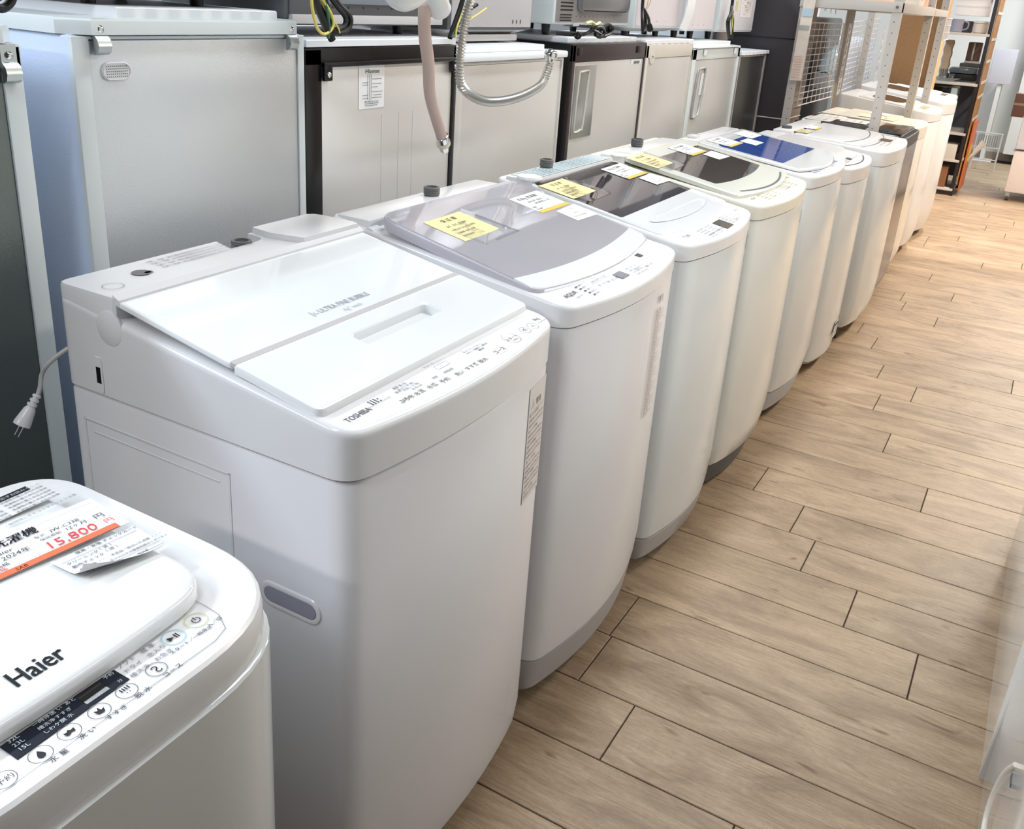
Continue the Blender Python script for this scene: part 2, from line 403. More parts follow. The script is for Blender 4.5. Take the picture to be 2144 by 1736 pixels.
def up_on(s):  # direction "up the slope" on a deck with slope s (rising towards the back)
    return Vector((-1, 0, s)).normalized()
Yv = Vector((0, 1, 0)); Zv = Vector((0, 0, 1)); Xv = Vector((1, 0, 0))

# ================================================================== SETTING
fl = MB(); fl.box(-4.2, 2.6, -3.0, 11.6, -.06, -.0035); floor = fl.build('floor', GAP, None, smooth=False); floor['kind'] = 'structure'
PW = .1783; seams = {-2: -.192-1.22, -1: -.192, 0: -.461, 1: -.594, 2: .62, 3: .026, 4: -.144, 5: -.29, 6: -.363, 7: .70, 8: -.061, 9: -.85, 10: -.227, 11: .45, 12: .9, 13: -.211, 14: -.365, 15: .12, 16: -.45}
LEN = 1.22; plank_meshes = {}
def plank(x0, x1, y0):
    g = .0014; L_ = round(x1-x0, 3)
    if L_ not in plank_meshes:
        hx, hy, c = (x1-x0)/2-g, PW/2-g, .0012
        mb = MB(); mb.loft([[Vector((-hx, -hy, -.0035)), Vector((hx, -hy, -.0035)), Vector((hx, hy, -.0035)), Vector((-hx, hy, -.0035))],
                            [Vector((-hx, -hy, -c)), Vector((hx, -hy, -c)), Vector((hx, hy, -c)), Vector((-hx, hy, -c))],
                            [Vector((-hx+c, -hy+c, 0)), Vector((hx-c, -hy+c, 0)), Vector((hx-c, hy-c, 0)), Vector((-hx+c, hy-c, 0))]])
        plank_meshes[L_] = mesh_from('plank', mb.v, mb.f, WOOD, False)
    link('plank', plank_meshes[L_], floor, ((x0+x1)/2, y0+PW/2, 0))
for k in range(-4, 56):
    y0 = 1.3265+PW*k
    sx = seams.get(k, random.uniform(-.6, .6)); xs = [sx]
    while xs[0] > -1.3: xs.insert(0, xs[0]-LEN)
    while xs[-1] < (1.1 if k < 40 else 1.3): xs.append(xs[-1]+LEN)
    for a, b in zip(xs[:-1], xs[1:]): plank(a, b, y0)
def struct(name, m, *boxes):
    mb = MB()
    for bx in boxes: mb.box(*bx)
    o = mb.build(name, m, None, smooth=False); o['kind'] = 'structure'; return o
struct('ceiling', mat('ceiling_grey', (.70, .70, .70), .9), (-4.2, 2.6, -3.0, 11.6, 2.72, 2.8))
struct('wall_left', mat('left_wall', (.62, .62, .64), .8), (-4.3, -4.2, -3.0, 11.6, 0, 2.8))
struct('wall_right', mat('right_wall', (.50, .46, .42), .9), (2.6, 2.7, -3.0, 11.6, 0, 2.8))
struct('wall_near', mat('near_wall', (.42, .38, .35), .9), (-4.3, 2.7, -3.1, -3.0, 0, 2.8))
struct('wall_back', WALLW, (-4.3, 2.7, 11.6, 11.7, 0, 2.8))
struct('baseboard_back', mat('base_board', (.62, .56, .50), .6), (-1.6, 1.4, 11.56, 11.598, 0, .08))
struct('trim_1', WALLW, (-.36, .9, 11.35, 11.6, .10, 2.7))

# ================================================================== WASHER: compact one in the near left corner
def haier():
    k = 1.1132; xf, ys, zr = -.549, .617, .78; W = .48; D = .44
    t, zt, ol = None, None, None
    t = empty('washing_machine', 'compact white washing machine in the near left corner with handwritten price tag on its lid', 'washing machine', (xf, ys-W/2, 0), 0, GW)
    cy = ys-W/2
    O = lambda i, b=.003, r=.145: outline(-D+i, -i, W-2*i, b, max(r-i, .012), max(.085-i, .012), 10)
    MB().loft([ringz(O(.02), .03), ringz(O(.004), .05), ringz(O(0), .08), ringz(O(-.004), zr-.052), ringz(O(-.004), zr-.047), ringz(O(.0), zr-.0445)]).build('cabinet', WBODY2, t)
    mb = MB(); mb.loft([ringz(O(.003), zr-.046), ringz(O(.001), zr-.041), ringz(O(.002), zr-.010), ringz(O(.0035), zr-.003), ringz(O(.007), zr), ringz(O(.010), zr-.0003), ringz(O(.014), zr-.003), ringz(O(.018), zr-.004), ringz(O(.024), zr-.0042)])
    mb.build('top_cover', WHITE, t)
    # lid: thick rounded slab, gently crowned
    x0, x1, lw, ly = -.395, -.079, .395, -.020
    LO = lambda i: [(x, y+ly) for x, y in outline(x0+i, x1-i, lw-2*i, .014, max(.050-i, .01), max(.05-i, .01), 8)]
    zl = lambda x: zr+.0155+.0045*math.sin(max(0, min(1, (x-x0)/(x1-x0)))*math.pi)
    mb = MB(); R_ = [ringz(LO(.004), zr-.0042), ringz(LO(0), zr-.001)]
    for i, h in ((0, -.012), (.001, -.005), (.003, -.002), (.008, 0), (.03, .0012), (.07, .0022), (.11, .0028), (.15, .003)): R_.append(ringz(LO(i), zl, h))
    mb.loft(R_); mb.build('lid', WTOP, t)
    # hinge tray behind the lid with caution label
    zd = zr-.0038
    p = lambda wx, wy, z=zd: Vector((wx-xf, wy-cy, z))   # world x,y -> local
    ink = Text(); g = Text(); w = Text(); col1 = Text(); col2 = Text()
    UP = Vector((-1, 0, 0))
    xx = lambda v: v*k
    pts = dict(mizu=(-.521, .291, '水 量'), arai=(-.523, .316, '洗 い'), susu=(-.523, .342, 'すすぎ'), datsu=(-.524, .368, '脱 水'), course=(-.525, .398, 'コース'))
    for nme, (a, b, s) in pts.items():
        c = p(xx(a), xx(b)); g.ring(c, Yv, UP, .0098, .0008); ink.put(s, c+Vector((.0155, .007, 0)), Yv, UP, .0072, anchor='c')
    c = p(xx(-.521), xx(.263)); g.ring(c, Yv, UP, .0098, .0008); ink.put('予約', c+Vector((.003, 0, 0)), Yv, UP, .0075, anchor='c')
    c = p(xx(-.521), xx(.291)); ink.poly(c, Yv, UP, [(math.sin(a)*.0036, -.0012-math.cos(a)*.0036) for a in [q*.5-1.6+math.pi/2 for q in range(-1, 8)]][:0] or [(-.0034, -.0018), (-.0026, .001), (0, .0055), (.0026, .001), (.0034, -.0018), (.0018, -.0042), (-.0018, -.0042)])
    c = p(xx(-.523), xx(.316)); ink.poly(c, Yv, UP, [(-.004, -.003), (-.005, .002), (-.002, .001), (0, .003), (.002, .001), (.005, .002), (.004, -.003), (.001, -.001), (-.001, -.003)])
    c = p(xx(-.523), xx(.342)); ink.poly(c, Yv, UP, [(-.003, -.003), (-.004, .003), (-.001, .001), (.001, .005), (.002, .0), (.005, .001), (.003, -.004)])
    c = p(xx(-.524), xx(.368)); [ink.bar(c+Vector((-.001, dy, 0)), Yv, UP, .0012, .005) for dy in (-.004, -.0015, .001, .0035)]; [ink.bar(c+Vector((.003, dy, 0)), Yv, UP, .0012, .0012) for dy in (-.002, .001)]
    c = p(xx(-.525), xx(.398)); ink.ring(c+Vector((-.0022, -.001, 0)), Yv, UP, .003, .0011, a0=-1.5, a1=3.0); ink.ring(c+Vector((.0022, .001, 0)), Yv, UP, .003, .0011, a0=1.6, a1=6.1)
    c = p(xx(-.545), xx(.433)); col1.ring(c, Yv, UP, .0115, .0008); ink.poly(c, Yv, UP, [(-.006, -.0035), (0, 0), (-.006, .0035)]); ink.bar(c+Vector((.0035, .0015, 0)), Yv, UP, .0013, .007); ink.bar(c+Vector((.0035, .004, 0)), Yv, UP, .0013, .007)
    ink.put('スタート／一時停止', c+Vector((.0185, .007, 0)), Yv, UP, .0056, anchor='c')
    c = p(xx(-.547), xx(.460)); col2.ring(c, Yv, UP, .0115, .0008); ink.ring(c, Yv, UP, .0045, .0010, a0=2.1, a1=2.1+5.2); ink.bar(c+Vector((0, -.0006, 0)), Yv, UP, .0012, .0055)
    ink.put('入／切', c+Vector((.0185, .008, 0)), Yv, UP, .0060, anchor='c')
    for i, (s1, s2) in enumerate((('ソフト', '標 準'), ('ドライ', '念入り'), ('槽洗浄', 'お急ぎ'))):
        g.put(s1, p(xx(-.549)+i*.0095, xx(.380)), Yv, UP, .0068); g.put(s2, p(xx(-.549)+i*.0095, xx(.404)), Yv, UP, .0068)
    # dark display strip
    d = MB(); d.quad(p(xx(-.530), xx(.279)), p(xx(-.533), xx(.378)), p(xx(-.552), xx(.378)), p(xx(-.551), xx(.279)), .0007); d.build('display', DISP, t)
    q = MB(); q.quad(p(xx(-.536), xx(.341), zd+.0007), p(xx(-.536), xx(.362), zd+.0007), p(xx(-.549), xx(.362), zd+.0007), p(xx(-.549), xx(.341), zd+.0007), .0003); q.build('display_window', BLKG, t)
    for i, s in enumerate(('32L', '23L', '15L')): w.put(s, p(xx(-.5475)+i*.0073, xx(.284), zd+.0008), Yv, UP, .0065)
    for i, (s1, s2) in enumerate((('一時停止', '洗 い'), ('槽洗浄', 'すすぎ'), ('しわケア', '脱 水'))):
        w.put(s1, p(xx(-.5475)+i*.0073, xx(.304), zd+.0008), Yv, UP, .0052); w.put(s2, p(xx(-.5475)+i*.0073, xx(.318), zd+.0008), Yv, UP, .0052)
    w.put('あと', p(xx(-.5475), xx(.331), zd+.0008), Yv, UP, .0052); w.put('予約', p(xx(-.5475), xx(.366), zd+.0008), Yv, UP, .0052); w.put('分', p(xx(-.5355), xx(.370), zd+.0008), Yv, UP, .0045)
    # thin printed border line of the control area
    bl = [(-.500, .24), (-.5005, .45), (-.506, .467), (-.525, .477), (-.545, .479), (-.565, .479)]
    for (a, b), (c_, d_) in zip(bl[:-1], bl[1:]):
        A = p(xx(a)-.013, xx(b)); B = p(xx(c_)-.013, xx(d_)); dr = (B-A); g.bar(A, dr, Zv.cross(dr), dr.length, .0006)
    # brand on lid, caution label at the back
    k2 = 1.1188; zz = zr+.0232
    ink.put('Haier', p(-.573*k2+.001, .309*k2, zr+.0168), Yv, Vector((-1, 0, .085)), .030, width=.050, bold=.0006, lift=.0009)
    MB().quad(p(-.785*k2, .38*k2, zz), p(-.785*k2, .500*k2, zz), p(-.826*k2, .500*k2, zz), p(-.826*k2, .38*k2, zz), .0005).build('caution_label', PAPERG, t)
    ink.bar(p(-.816*k2, .40*k2, zz+.0006), Yv, UP, .098, .010)
    w.put('ご使用前に必ずお読みください', p(-.8175*k2, .43*k2, zz+.001), Yv, UP, .006)
    for r_i in range(5):
        for c_i in range(2):
            g.put('洗濯物の量と水位の目安', p(-.811*k2+r_i*.0075, (.40+.052*c_i)*k2, zz+.0006), Yv, UP, .0048)
    g.put('・開閉時に手をはさまないよう注意', p(-.781*k2+.012, .43*k2, zz), Yv, UP, .0055)
    ink.build('lettering', INK, t); g.build('grey_lettering', GINK, t); w.build('display_lettering', WINK, t)
    col1.build('button_ring', mat('teal_ring', (.55, .78, .82), .5), t); col2.build('button_ring', mat('lime_ring', (.78, .83, .55), .5), t)
    for sx in (-.38, -.09):
        for sy in (-1, 1): MB().cyl((sx, sy*.17, 0), (0, 0, 1), .02, .035).build('foot', BLACK, t)
    # --- price tag, handwritten
    f = lambda a, b, z=0: Vector((a*k2, b*k2, zr+.0242+z))
    tg = empty('price_tag', 'handwritten 15,800 yen price tag with orange band on the nearest lid', 'price tag', f(-.73, .42), 0, 'handwritten price tags on lids')
    ft = lambda a, b, z=0: f(a, b, z)-Vector(tg.location)
    rt = (ft(-.690, .504)-ft(-.702, .375)).normalized(); ut = Zv.cross(rt)
    o0 = ft(-.700, .330, .0008)
    ww, hh = (ft(-.690, .504)-ft(-.7005, .330)).length, .076
    n = 8; rg = []
    for j in range(n+1):   # lower left corner curls up a little
        row = []
        for i in range(2): row.append(i)
    mb = MB(); gx, gy = 10, 6
    for j in range(gy+1):
        for i in range(gx+1):
            a = i/gx; b = j/gy; cz = .006*max(0, .35-a)**2*8*max(0, .5-b)*2
            mb.v.append(o0+rt*ww*a+ut*hh*b+Zv*cz)
    nn = len(mb.v); mb.v += [v+Zv*.0004 for v in mb.v]
    for j in range(gy):
        for i in range(gx):
            a = j*(gx+1)+i; mb.f.append((nn+a, nn+a+1, nn+a+gx+2, nn+a+gx+1)); mb.f.append((a, a+gx+1, a+gx+2, a+1))
    mb.build('card', PAPER, tg)
    P = lambda u, v: o0+rt*ww*u+ut*hh*v+Zv*.0008
    ob = Text(); ob.bar(P(.16, .0), rt, ut, ww*.78, .0095); ob.build('orange_band', ORANGE, tg)
    i1 = Text(); i1.put('3.3kg 洗濯機', P(.17, .70), rt, ut, .0165, shear=.15, bold=.0004, wob=.03)
    i1.put('Haier', P(.33, .51), rt, ut, .010, shear=.15, wob=.05); i1.put('2024年', P(.36, .37), rt, ut, .010, shear=.1, wob=.04)
    i1.put('JW-C33B', P(.66, .545), rt, ut, .0085, shear=.1, wob=.04); i1.put('12ヶ月', P(.72, .43), rt, ut, .0085, shear=.1, wob=.04); i1.put('円', P(.89, .40), rt, ut, .012)
    i1.put('SAB', P(.36, .02), rt, ut, .0075, shear=.1); i1.put('本体価格', P(.22, .235), rt, ut, .0075)
    i1.build('lettering', INK, tg)
    i2 = Text(); i2.put('型式', P(.57, .545), rt, ut, .0060); i2.put('保証期間', P(.58, .44), rt, ut, .0058)
    for v_ in (.665, .345, .86, .15): i2.bar(P(.02, v_), rt, ut, ww*.96, .0004)
    i2.build('printed_lettering', MINK, tg)
    i3 = Text(); i3.put('15,800', P(.56, .17), rt, ut, .0205, width=.058, shear=.1, wob=.02); i3.put('円', P(.905, .20), rt, ut, .0110); i3.put('税込価格', P(.19, .145), rt, ut, .0075)
    i3.build('red_lettering', RINK, tg)
    # --- check card tucked under the tag, its low corner curled
    ck = empty('check_card', 'grey printed inspection card with curled corner below the 15,800 yen tag', 'card', f(-.655, .46), 0)
    fc = lambda a, b, z=0: f(a, b, z)-Vector(ck.location)
    a_, b_, c_, d_ = fc(-.686, .418), fc(-.677, .502), fc(-.627, .497), fc(-.631, .420)
    mb = MB(); g8 = 8
    def S(u, v): return (a_*(1-u)+b_*u)*(1-v)+(d_*(1-u)+c_*u)*v
    for j in range(g8+1):
        for i in range(g8+1):
            u, v = i/g8, j/g8; mb.v.append(S(u, v)+Zv*(.0004+.012*max(0, (1-u)*.5+v-1.0)**2*6)+Vector((-.03*max(0, (1-u)*.5+v-1.05)**1.5, 0, 0)))
    nn = len(mb.v); mb.v += [v+Zv*.0003 for v in mb.v]
    for j in range(g8):
        for i in range(g8):
            a = j*(g8+1)+i; mb.f.append((nn+a, nn+a+g8+1, nn+a+g8+2, nn+a+1)); mb.f.append((a, a+1, a+g8+2, a+g8+1))
    mb.build('card', PAPERG, ck)
    rt2 = (b_-a_).normalized(); ut2 = Zv.cross(rt2); q = Text()
    Q = lambda u, v: S(u, v)+Zv*.001
    q.put('寝具・家電 チェックカード', Q(.25, .12), rt2, ut2, .0058); q.put('クリーニング', Q(.06, .32), rt2, ut2, .0058); q.put('動作チェック', Q(.06, .46), rt2, ut2, .0058)
    q.put('（ 済 ）', Q(.42, .30), rt2, ut2, .0058); q.put('（ 済 ）', Q(.44, .43), rt2, ut2, .0058); q.put('付属品等 ・・・ 不足品・気付いた点等 ・・・', Q(.08, .60), rt2, ut2, .0045); q.put('中古品の為、多少の小キズ等使用感がございます。', Q(.10, .73), rt2, ut2, .0042)
    q.put('担当者', Q(.66, .93), rt2, ut2, .0042)
    for v_ in (.03, .20, .78, .88): q.bar(Q(.04, v_), rt2, ut2, (b_-a_).length*.9, .0004)
    q.build('lettering', MINK, ck)
haier()

# ================================================================== WASHER: large white one with flat opaque lid
def toshiba():
    xf, y0, y1 = -.638, .778, 1.328; W = y1-y0; D = .525; cy = (y0+y1)/2
    zf, zs, zb = .864, .795, .953
    t = empty('washing_machine', 'large white washing machine in front with flat opaque lid, recessed grip and Japanese button panel', 'washing machine', (xf, cy, 0), R(.6), GW)
    ol = lambda i, fr=0, b=.028, rf=.035: outline(-D+i, -i-fr, W-2*i, b, max(rf-i, .008), max(.02-i, .006))
    zbot = .03
    rings = [ringz(ol(.012, .004), zbot-.012), ringz(ol(.004, .002), zbot-.006), ringz(ol(0, 0), zbot+.05), ringz(ol(0), zbot+.2), ringz(ol(0), zs-.007), ringz(ol(.003), zs-.002), ringz(ol(.007), zs-.001)]
    MB().loft(rings).build('cabinet', WBODY, t)
    # deck: flat rear shelf, then slope down to the front panel
    xk = -.405   # knee between rear shelf and sloping deck
    def zt(x): return .949 if x < xk else .949+(x-xk)/(0-xk)*(.858-.949) if x < 0 else .858-x*.15
    zlid = lambda x: .940+(x+.407)*(-.182)
    r_ = .008
    side = lambda x: (.94 if x < xk-.002 else .933+(x-xk)/(-xk)*(zf-.933) if x < 0 else zf-x*.1)
    # body of the cover lower than rear shelf
    rings = [ringz(ol(.004), zs-.001), ringz(ol(-.0015), zs+.0025), ringz(ol(-.0015), zs+.006)]
    def zz(x): return min(side(x), .932)
    rings.append(ringz(ol(-.0015), zz, -r_-.003))
    for k in range(4):
        a = k/3*math.pi/2; rings.append(ringz(ol(-.0015+r_*(1-math.cos(a))), zz, -r_+r_*math.sin(a)))
    rings.append(ringz(ol(-.0015+r_+.003), zz))
    MB().loft(rings).build('top_cover', WHITE, t)
    # rear shelf with the notch for the water inlet
    hw = W/2
    rs = MB(); sh = [(-D, -hw+.015), (-D+.004, -hw+.004), (-D+.015, -hw), (xk-.004, -hw+.0), (xk, -hw+.004), (xk, hw-.004), (xk-.004, hw), (-D+.015, hw), (-D+.004, hw-.004), (-D, hw-.015), (-D, .103), (-D+.035, .098), (-D+.046, .085), (-D+.05, .065), (-D+.05, .012)]
    sh += [(-D, .028)]
    rs.loft([ringz(sh, .915), ringz(sh, .947), ringz([(x*.995-.002, y*.994) for x, y in sh], .951)]); rs.build('rear_shelf', WHITE, t)
    # raised right block of the rear shelf
    blk = [(-D+.002, .112), (-D+.002, hw-.02), (-D+.012, hw-.008), (-D+.03, hw-.004), (xk-.02, hw-.004), (xk-.004, hw-.010), (xk-.004, .118), (-D+.05, .104)]
    MB().loft([ringz(blk, .948), ringz(blk, .957), ringz([(x*.993-.003, y*.985+.002) for x, y in blk], .961)]).build('rear_block', WHITE, t)
    bs = MB(); bs.box(-D+.004, -D+.055, .012, .105, .905, .925, .004); bs.build('inlet_recess', LGREY, t)
    inlet(t, -D+.032, .055, .924, .0165, .030)
    # lid: rear pane and front grip part
    lw = W-.010
    def slab(name, m, x0, x1, h0, h1, e=.004, hole=None, rf=.012):
        O = lambda i: outline(x0+i, x1-i, lw-2*i, 0, max(rf-i, .003), .004)
        R_ = [ringz(O(e), zlid, h0), ringz(O(0), zlid, h0+.003), ringz(O(0), zlid, h1-e), ringz(O(e*.35), zlid, h1-e*.3), ringz(O(e), zlid, h1), ringz(O(e+.003), zlid, h1)]
        if hole:
            ho = outline(*hole); cx = (hole[0]+hole[1])/2
            R_ += [ringz(ho, zlid, h1), ringz([(cx+(x-cx)*.97, y*.99+hole[6] if len(hole) > 6 else y*.99) for x, y in ho], zlid, h1-.005)]
        return MB().loft(R_).build(name, m, t)
    slab('lid_rear_panel', WTOP, xk+.002, -.193, -.004, .006, .003)
    hy = (.971+1.17)/2-cy
    # grip part with a pocket
    O = lambda i: outline(-.190+i, -.048-i, lw-2*i, 0, max(.014-i, .003), .004)
    PK = lambda i: [(x, y+hy) for x, y in outline(-.158+i, -.120-i, .196-2*i, 0, .006, .012)]
    R_ = [ringz(O(.004), zlid, -.008), ringz(O(0), zlid, -.005), ringz(O(0), zlid, .003), ringz(O(.0015), zlid, .0062), ringz(O(.005), zlid, .0075), ringz(O(.008), zlid, .0075), ringz(PK(-.003), zlid, .0075), ringz(PK(0), zlid, .0075), ringz(PK(.003), zlid, .005), ringz(PK(.004), zlid, -.020)]
    MB().loft(R_, True, True).build('lid_front_panel', WTOP, t)
    MB().loft([ringz(outline(-.198, -.188, lw-.004, 0, .002, .002), zlid, .002), ringz(outline(-.198, -.188, lw-.004, 0, .002, .002), zlid, .0068)]).build('lid_joint_strip', LGREY, t)
    MB().loft([[Vector((xk-.010, y, .944)), Vector((xk+.006, y, .938)), Vector((xk+.006, y, .948)), Vector((xk-.006, y, .954))] for y in (-hw+.004, hw-.004)]).build('hinge_rail', WHITE, t)
    # round hinge pocket on the near side
    hp = MB(); hp.lathe((xk-.012, -hw-.0025, .905), (0, 1, 0), [(.024, 0), (.026, .001), (.026, .004), (.018, .006), (.018, .012)], 24); hp.build('hinge_pocket', WHITE, t)
    # control panel plate
    zp = lambda x: zf-.0005+(-x)*.11
    PA = lambda i: outline(-.050+i, -.008-i, W-.010-2*i, .027, .030, .006)
    MB().loft([ringz(PA(0), zp, -.004), ringz(PA(0), zp, .0008), ringz(PA(.002), zp, .0014)]).build('control_panel', WPAN, t)
    loc = lambda wx, wy: Vector((wx-xf, wy-cy, zp(wx-xf)+.0015))
    U = up_on(.11); ink = Text(); g = Text()
    for wx, wy, s in ((-.640, .907, 'ふろ水'), (-.639, .935, '水流'), (-.638, .964, '水位'), (-.635, .991, '予約'), (-.633, 1.026, '洗い'), (-.633, 1.059, 'すすぎ'), (-.632, 1.090, '脱水'), (-.633, 1.14, 'コース')):
        ink.put(s, loc(wx, wy), Yv, U, .0105, anchor='c')
    for wx, wy, s in ((-.6425, .907, '風呂水'), (-.661, .915, '節水'), (-.670, .93, '標準 高 50L'), (-.664, .935, '念入り 中 40L'), (-.658, .940, '手洗い 少 30L'), (-.652, .946, '切 低 20L'), (-.651, .988, '時間'), (-.650, 1.021, '時間設定')):
        g.put(s, loc(wx, wy), Yv, U, .0058, anchor='c')
    for wx, wy, s in ((-.674, 1.112, '標準 スピード コース'), (-.668, 1.115, '念入り おしゃれ着 毛布'), (-.662, 1.118, 'メモリー 部屋干し 槽洗浄'), (-.656, 1.121, '槽乾燥')):
        ink.put(s, loc(wx, wy), Yv, U, .0052, anchor='c')
    for wy in (1.196, 1.242, 1.268): g.ring(loc(-.648, wy), Yv, U, .0165 if wy < 1.2 else .0105, .0007)
    ink.put('スタート', loc(-.6445, 1.196), Yv, U, .0085, anchor='c'); g.put('一時停止', loc(-.6385, 1.196), Yv, U, .0048, anchor='c')
    ink.put('切', loc(-.6455, 1.242), Yv, U, .009, anchor='c'); ink.put('入', loc(-.6455, 1.268), Yv, U, .009, anchor='c'); g.put('電源', loc(-.663, 1.242), Yv, U, .006, anchor='c')
    g.put('8kg', loc(-.655, 1.298), Yv, U, .011, anchor='c'); g.bar(loc(-.647, 1.285), Yv, U, .026, .0007)
    g.ring(loc(-.668, 1.028), Yv, U, .022, .0006, ry=.007, n=4, a0=.78, a1=.78+math.tau)
    g.put('残 あと 洗い すすぎ 脱水', loc(-.679, 1.028), Yv, U, .005, anchor='c')
    g.ring(loc(-.636, 1.14), Yv, U, .018, .0005, ry=.0105, n=4, a0=.785, a1=.785+math.tau)
    g.put('TOSHIBA', loc(-.657, .803), Yv, U, .0135, width=.048, bold=.0004)
    for a in range(4):
        for b in range(3+(a % 2)): ink.poly(loc(-.673+a*.0028, .862+b*.0055), Yv, U, [(0, -.0015), (.0018, 0), (0, .0015), (-.0018, 0)])
    g.put('ウルトラファインバブル', loc(-.661, .873), Yv, U, .0042, anchor='c')
    # lid print
    L = lambda wx, wy: Vector((wx-xf, wy-cy, zlid(wx-xf)+.0063)); UL = up_on(.182); lg = Text()
    lg.put('ULTRA FINE BUBBLE', L(-.862, .995), Yv, UL, .0165, width=.118, bold=.0001); lg.put('Ag⁺ wash', L(-.846, 1.032), Yv, UL, .0115, width=.042)
    for a in range(4):
        for b in range(1+a % 3): lg.poly(L(-.872+a*.004, .980+b*.005), Yv, UL, [(0, -.0018), (.002, 0), (0, .0018), (-.002, 0)])
    lg.build('lid_lettering', mat('pale_ink', (.72, .73, .76), .5), t)
    # rear shelf print
    B = Text()
    for r_i in range(4): B.put('お願い 洗濯・脱水槽が回転中は手を入れない ふろ水ホース 給水', Vector((-D+.022+r_i*.012, -.135, .9518)), Yv, Vector((-1, 0, 0)), .0068)
    B.build('rear_lettering', GINK, t)
    k_ = Text(); k_.ring(Vector((-1.108-xf, .880-cy, .952)), Yv, Vector((-1, 0, 0)), .014, .0139); k_.bar(Vector((-1.098-xf, .882-cy, .952)), Yv, Vector((-1, 0, 0)), .014, .008); k_.build('bath_hose_port', GINK, t)
    c_ = Text(); c_.ring(Vector((-1.085-xf, .812-cy, .952)), Yv, Vector((-1, 0, 0)), .015, .0009); c_.build('screw_cap', GINK, t)
    # side: seam ribs, lock slot, embossed frame, grip
    s_ = MB(); s_.loft([[Vector((x, -hw-.0028, z)) for x, z in ((-D+.07, .800), (-D+.083, .800), (-D+.0855, .805), (-D+.0855, .850), (-D+.083, .855), (-D+.070, .855), (-D+.0675, .850), (-D+.0675, .805))],
                       [Vector((x, -hw+.002, z)) for x, z in ((-D+.07, .800), (-D+.083, .800), (-D+.0855, .805), (-D+.0855, .850), (-D+.083, .855), (-D+.070, .855), (-D+.0675, .850), (-D+.0675, .805))]])
    s_.build('lock_plate', WHITE, t); MB().box(-D+.0725, -D+.0815, -hw-.0032, -hw, .815, .840).build('lock_slot', BLACK, t)
    e = MB(); yb = -hw-.0012
    for x0, x1, z0, z1 in ((-D+.03, -.20, .745, .748), (-D+.03, -D+.034, .20, .748), (-.204, -.20, .20, .748), (-D+.05, -.22, .728, .730)): e.box(x0, x1, yb, yb+.002, z0, z1, .0009)
    e.build('side_emboss', WBODY, t)
    # side grip: pill shaped recess
    def pill(x0, x1, z, h, y):
        n = 10; pts = []
        for i in range(n+1): a = -math.pi/2+math.pi*i/n; pts.append(Vector((x1+math.cos(a)*h, y, z+math.sin(a)*h)))
        for i in range(n+1): a = math.pi/2+math.pi*i/n; pts.append(Vector((x0+math.cos(a)*h, y, z+math.sin(a)*h)))
        return pts
    gx0, gx1, gz = -.132, -.064, .584
    gr = MB(); gr.loft([pill(gx0, gx1, gz, .021, -hw+.001), pill(gx0, gx1, gz, .019, -hw-.002), pill(gx0, gx1, gz, .015, -hw-.003), pill(gx0, gx1, gz, .012, -hw-.002), pill(gx0, gx1, gz+.002, .010, -hw+.0)])
    gr.build('side_grip', WHITE, t)
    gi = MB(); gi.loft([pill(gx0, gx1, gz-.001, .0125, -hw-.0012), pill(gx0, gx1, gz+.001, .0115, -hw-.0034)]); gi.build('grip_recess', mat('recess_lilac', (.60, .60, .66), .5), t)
    # front warning label
    fxx = lambda y: .028*(1-(y/hw)**2)+.0006
    wl = Text()
    def fr(yw, z): y = yw-cy; return Vector((fxx(y), y, z))
    a0, a1 = 1.222, 1.302; dr = (fr(a1, .7)-fr(a0, .7)).normalized()
    MB().quad(fr(a0, .560)+Vector((.0005, 0, 0)), fr(a1, .560)+Vector((.0005, 0, 0)), fr(a1, .775)+Vector((.0005, 0, 0)), fr(a0, .775)+Vector((.0005, 0, 0)), .0003).build('warning_label', mat('label_pale', (.86, .84, .83), .4), t)
    q = lambda yw, z: fr(a0, z)+dr*(yw-a0)+Vector((.0009, 0, 0))
    wl.ring(q(1.240, .742), dr, Zv, .011, .0009, n=3, a0=math.pi/2, a1=math.pi/2+math.tau); wl.put('!', q(1.2385, .737), dr, Zv, .013); wl.put('警告', q(1.256, .737), dr, Zv, .013)
    for k in range(17):
        z = .722-k*.0095
        wl.put('脱水槽が完全に止まるまで手を入れない' if k % 3 else '感電・けが・火災の原因', q(1.226, z), dr, Zv, .0058, width=.072 if k % 3 else .045)
    for z in (.7285, .669, .612): wl.bar(q(1.224, z), dr, Zv, .076, .0005)
    wl.build('label_lettering', BRINK, t)
    sc = Text()
    for k in range(9): sc.bar(fr(1.20+k*.003, .10+k*.009)+Vector((.002, 0, 0)), (fr(1.25, .1)-fr(1.2, .1)), Zv, .012, .0005)
    sc.build('scuff_mark', GINK, t)
    ink.build('lettering', MINK, t); g.build('grey_lettering', GINK, t)
    for sx in (-.45, -.09):
        for sy in (-1, 1): MB().cyl((sx, sy*.21, 0), (0, 0, 1), .024, .04).build('foot', BLACK, t)
    # power cord and plug hanging behind it
    rel = lambda x, y, z: Vector((x-xf, y-cy, z))
    cb = MB(); cb.tube([rel(-1.155, .80, .855), rel(-1.175, .783, .838), rel(-1.19, .768, .82), rel(-1.2, .763, .803), rel(-1.2, .758, .785), rel(-1.2, .752, .772)], .0036, 8, 5); cb.build('power_cord', LGREY, t)
    pg = MB(); d = Vector((-.1, -.55, -.8)).normalized(); p0 = rel(-1.2, .752, .774)
    pg.lathe(p0, d, [(.004, 0), (.0062, .001), (.0062, .004), (.0045, .005), (.0045, .007), (.0068, .008), (.0068, .011), (.0048, .012), (.0048, .014), (.0075, .015), (.0075, .018), (.0055, .019), (.0085, .024), (.0125, .046), (.0125, .050), (.009, .051)], 16)
    pg.build('plug', WHITE, t)
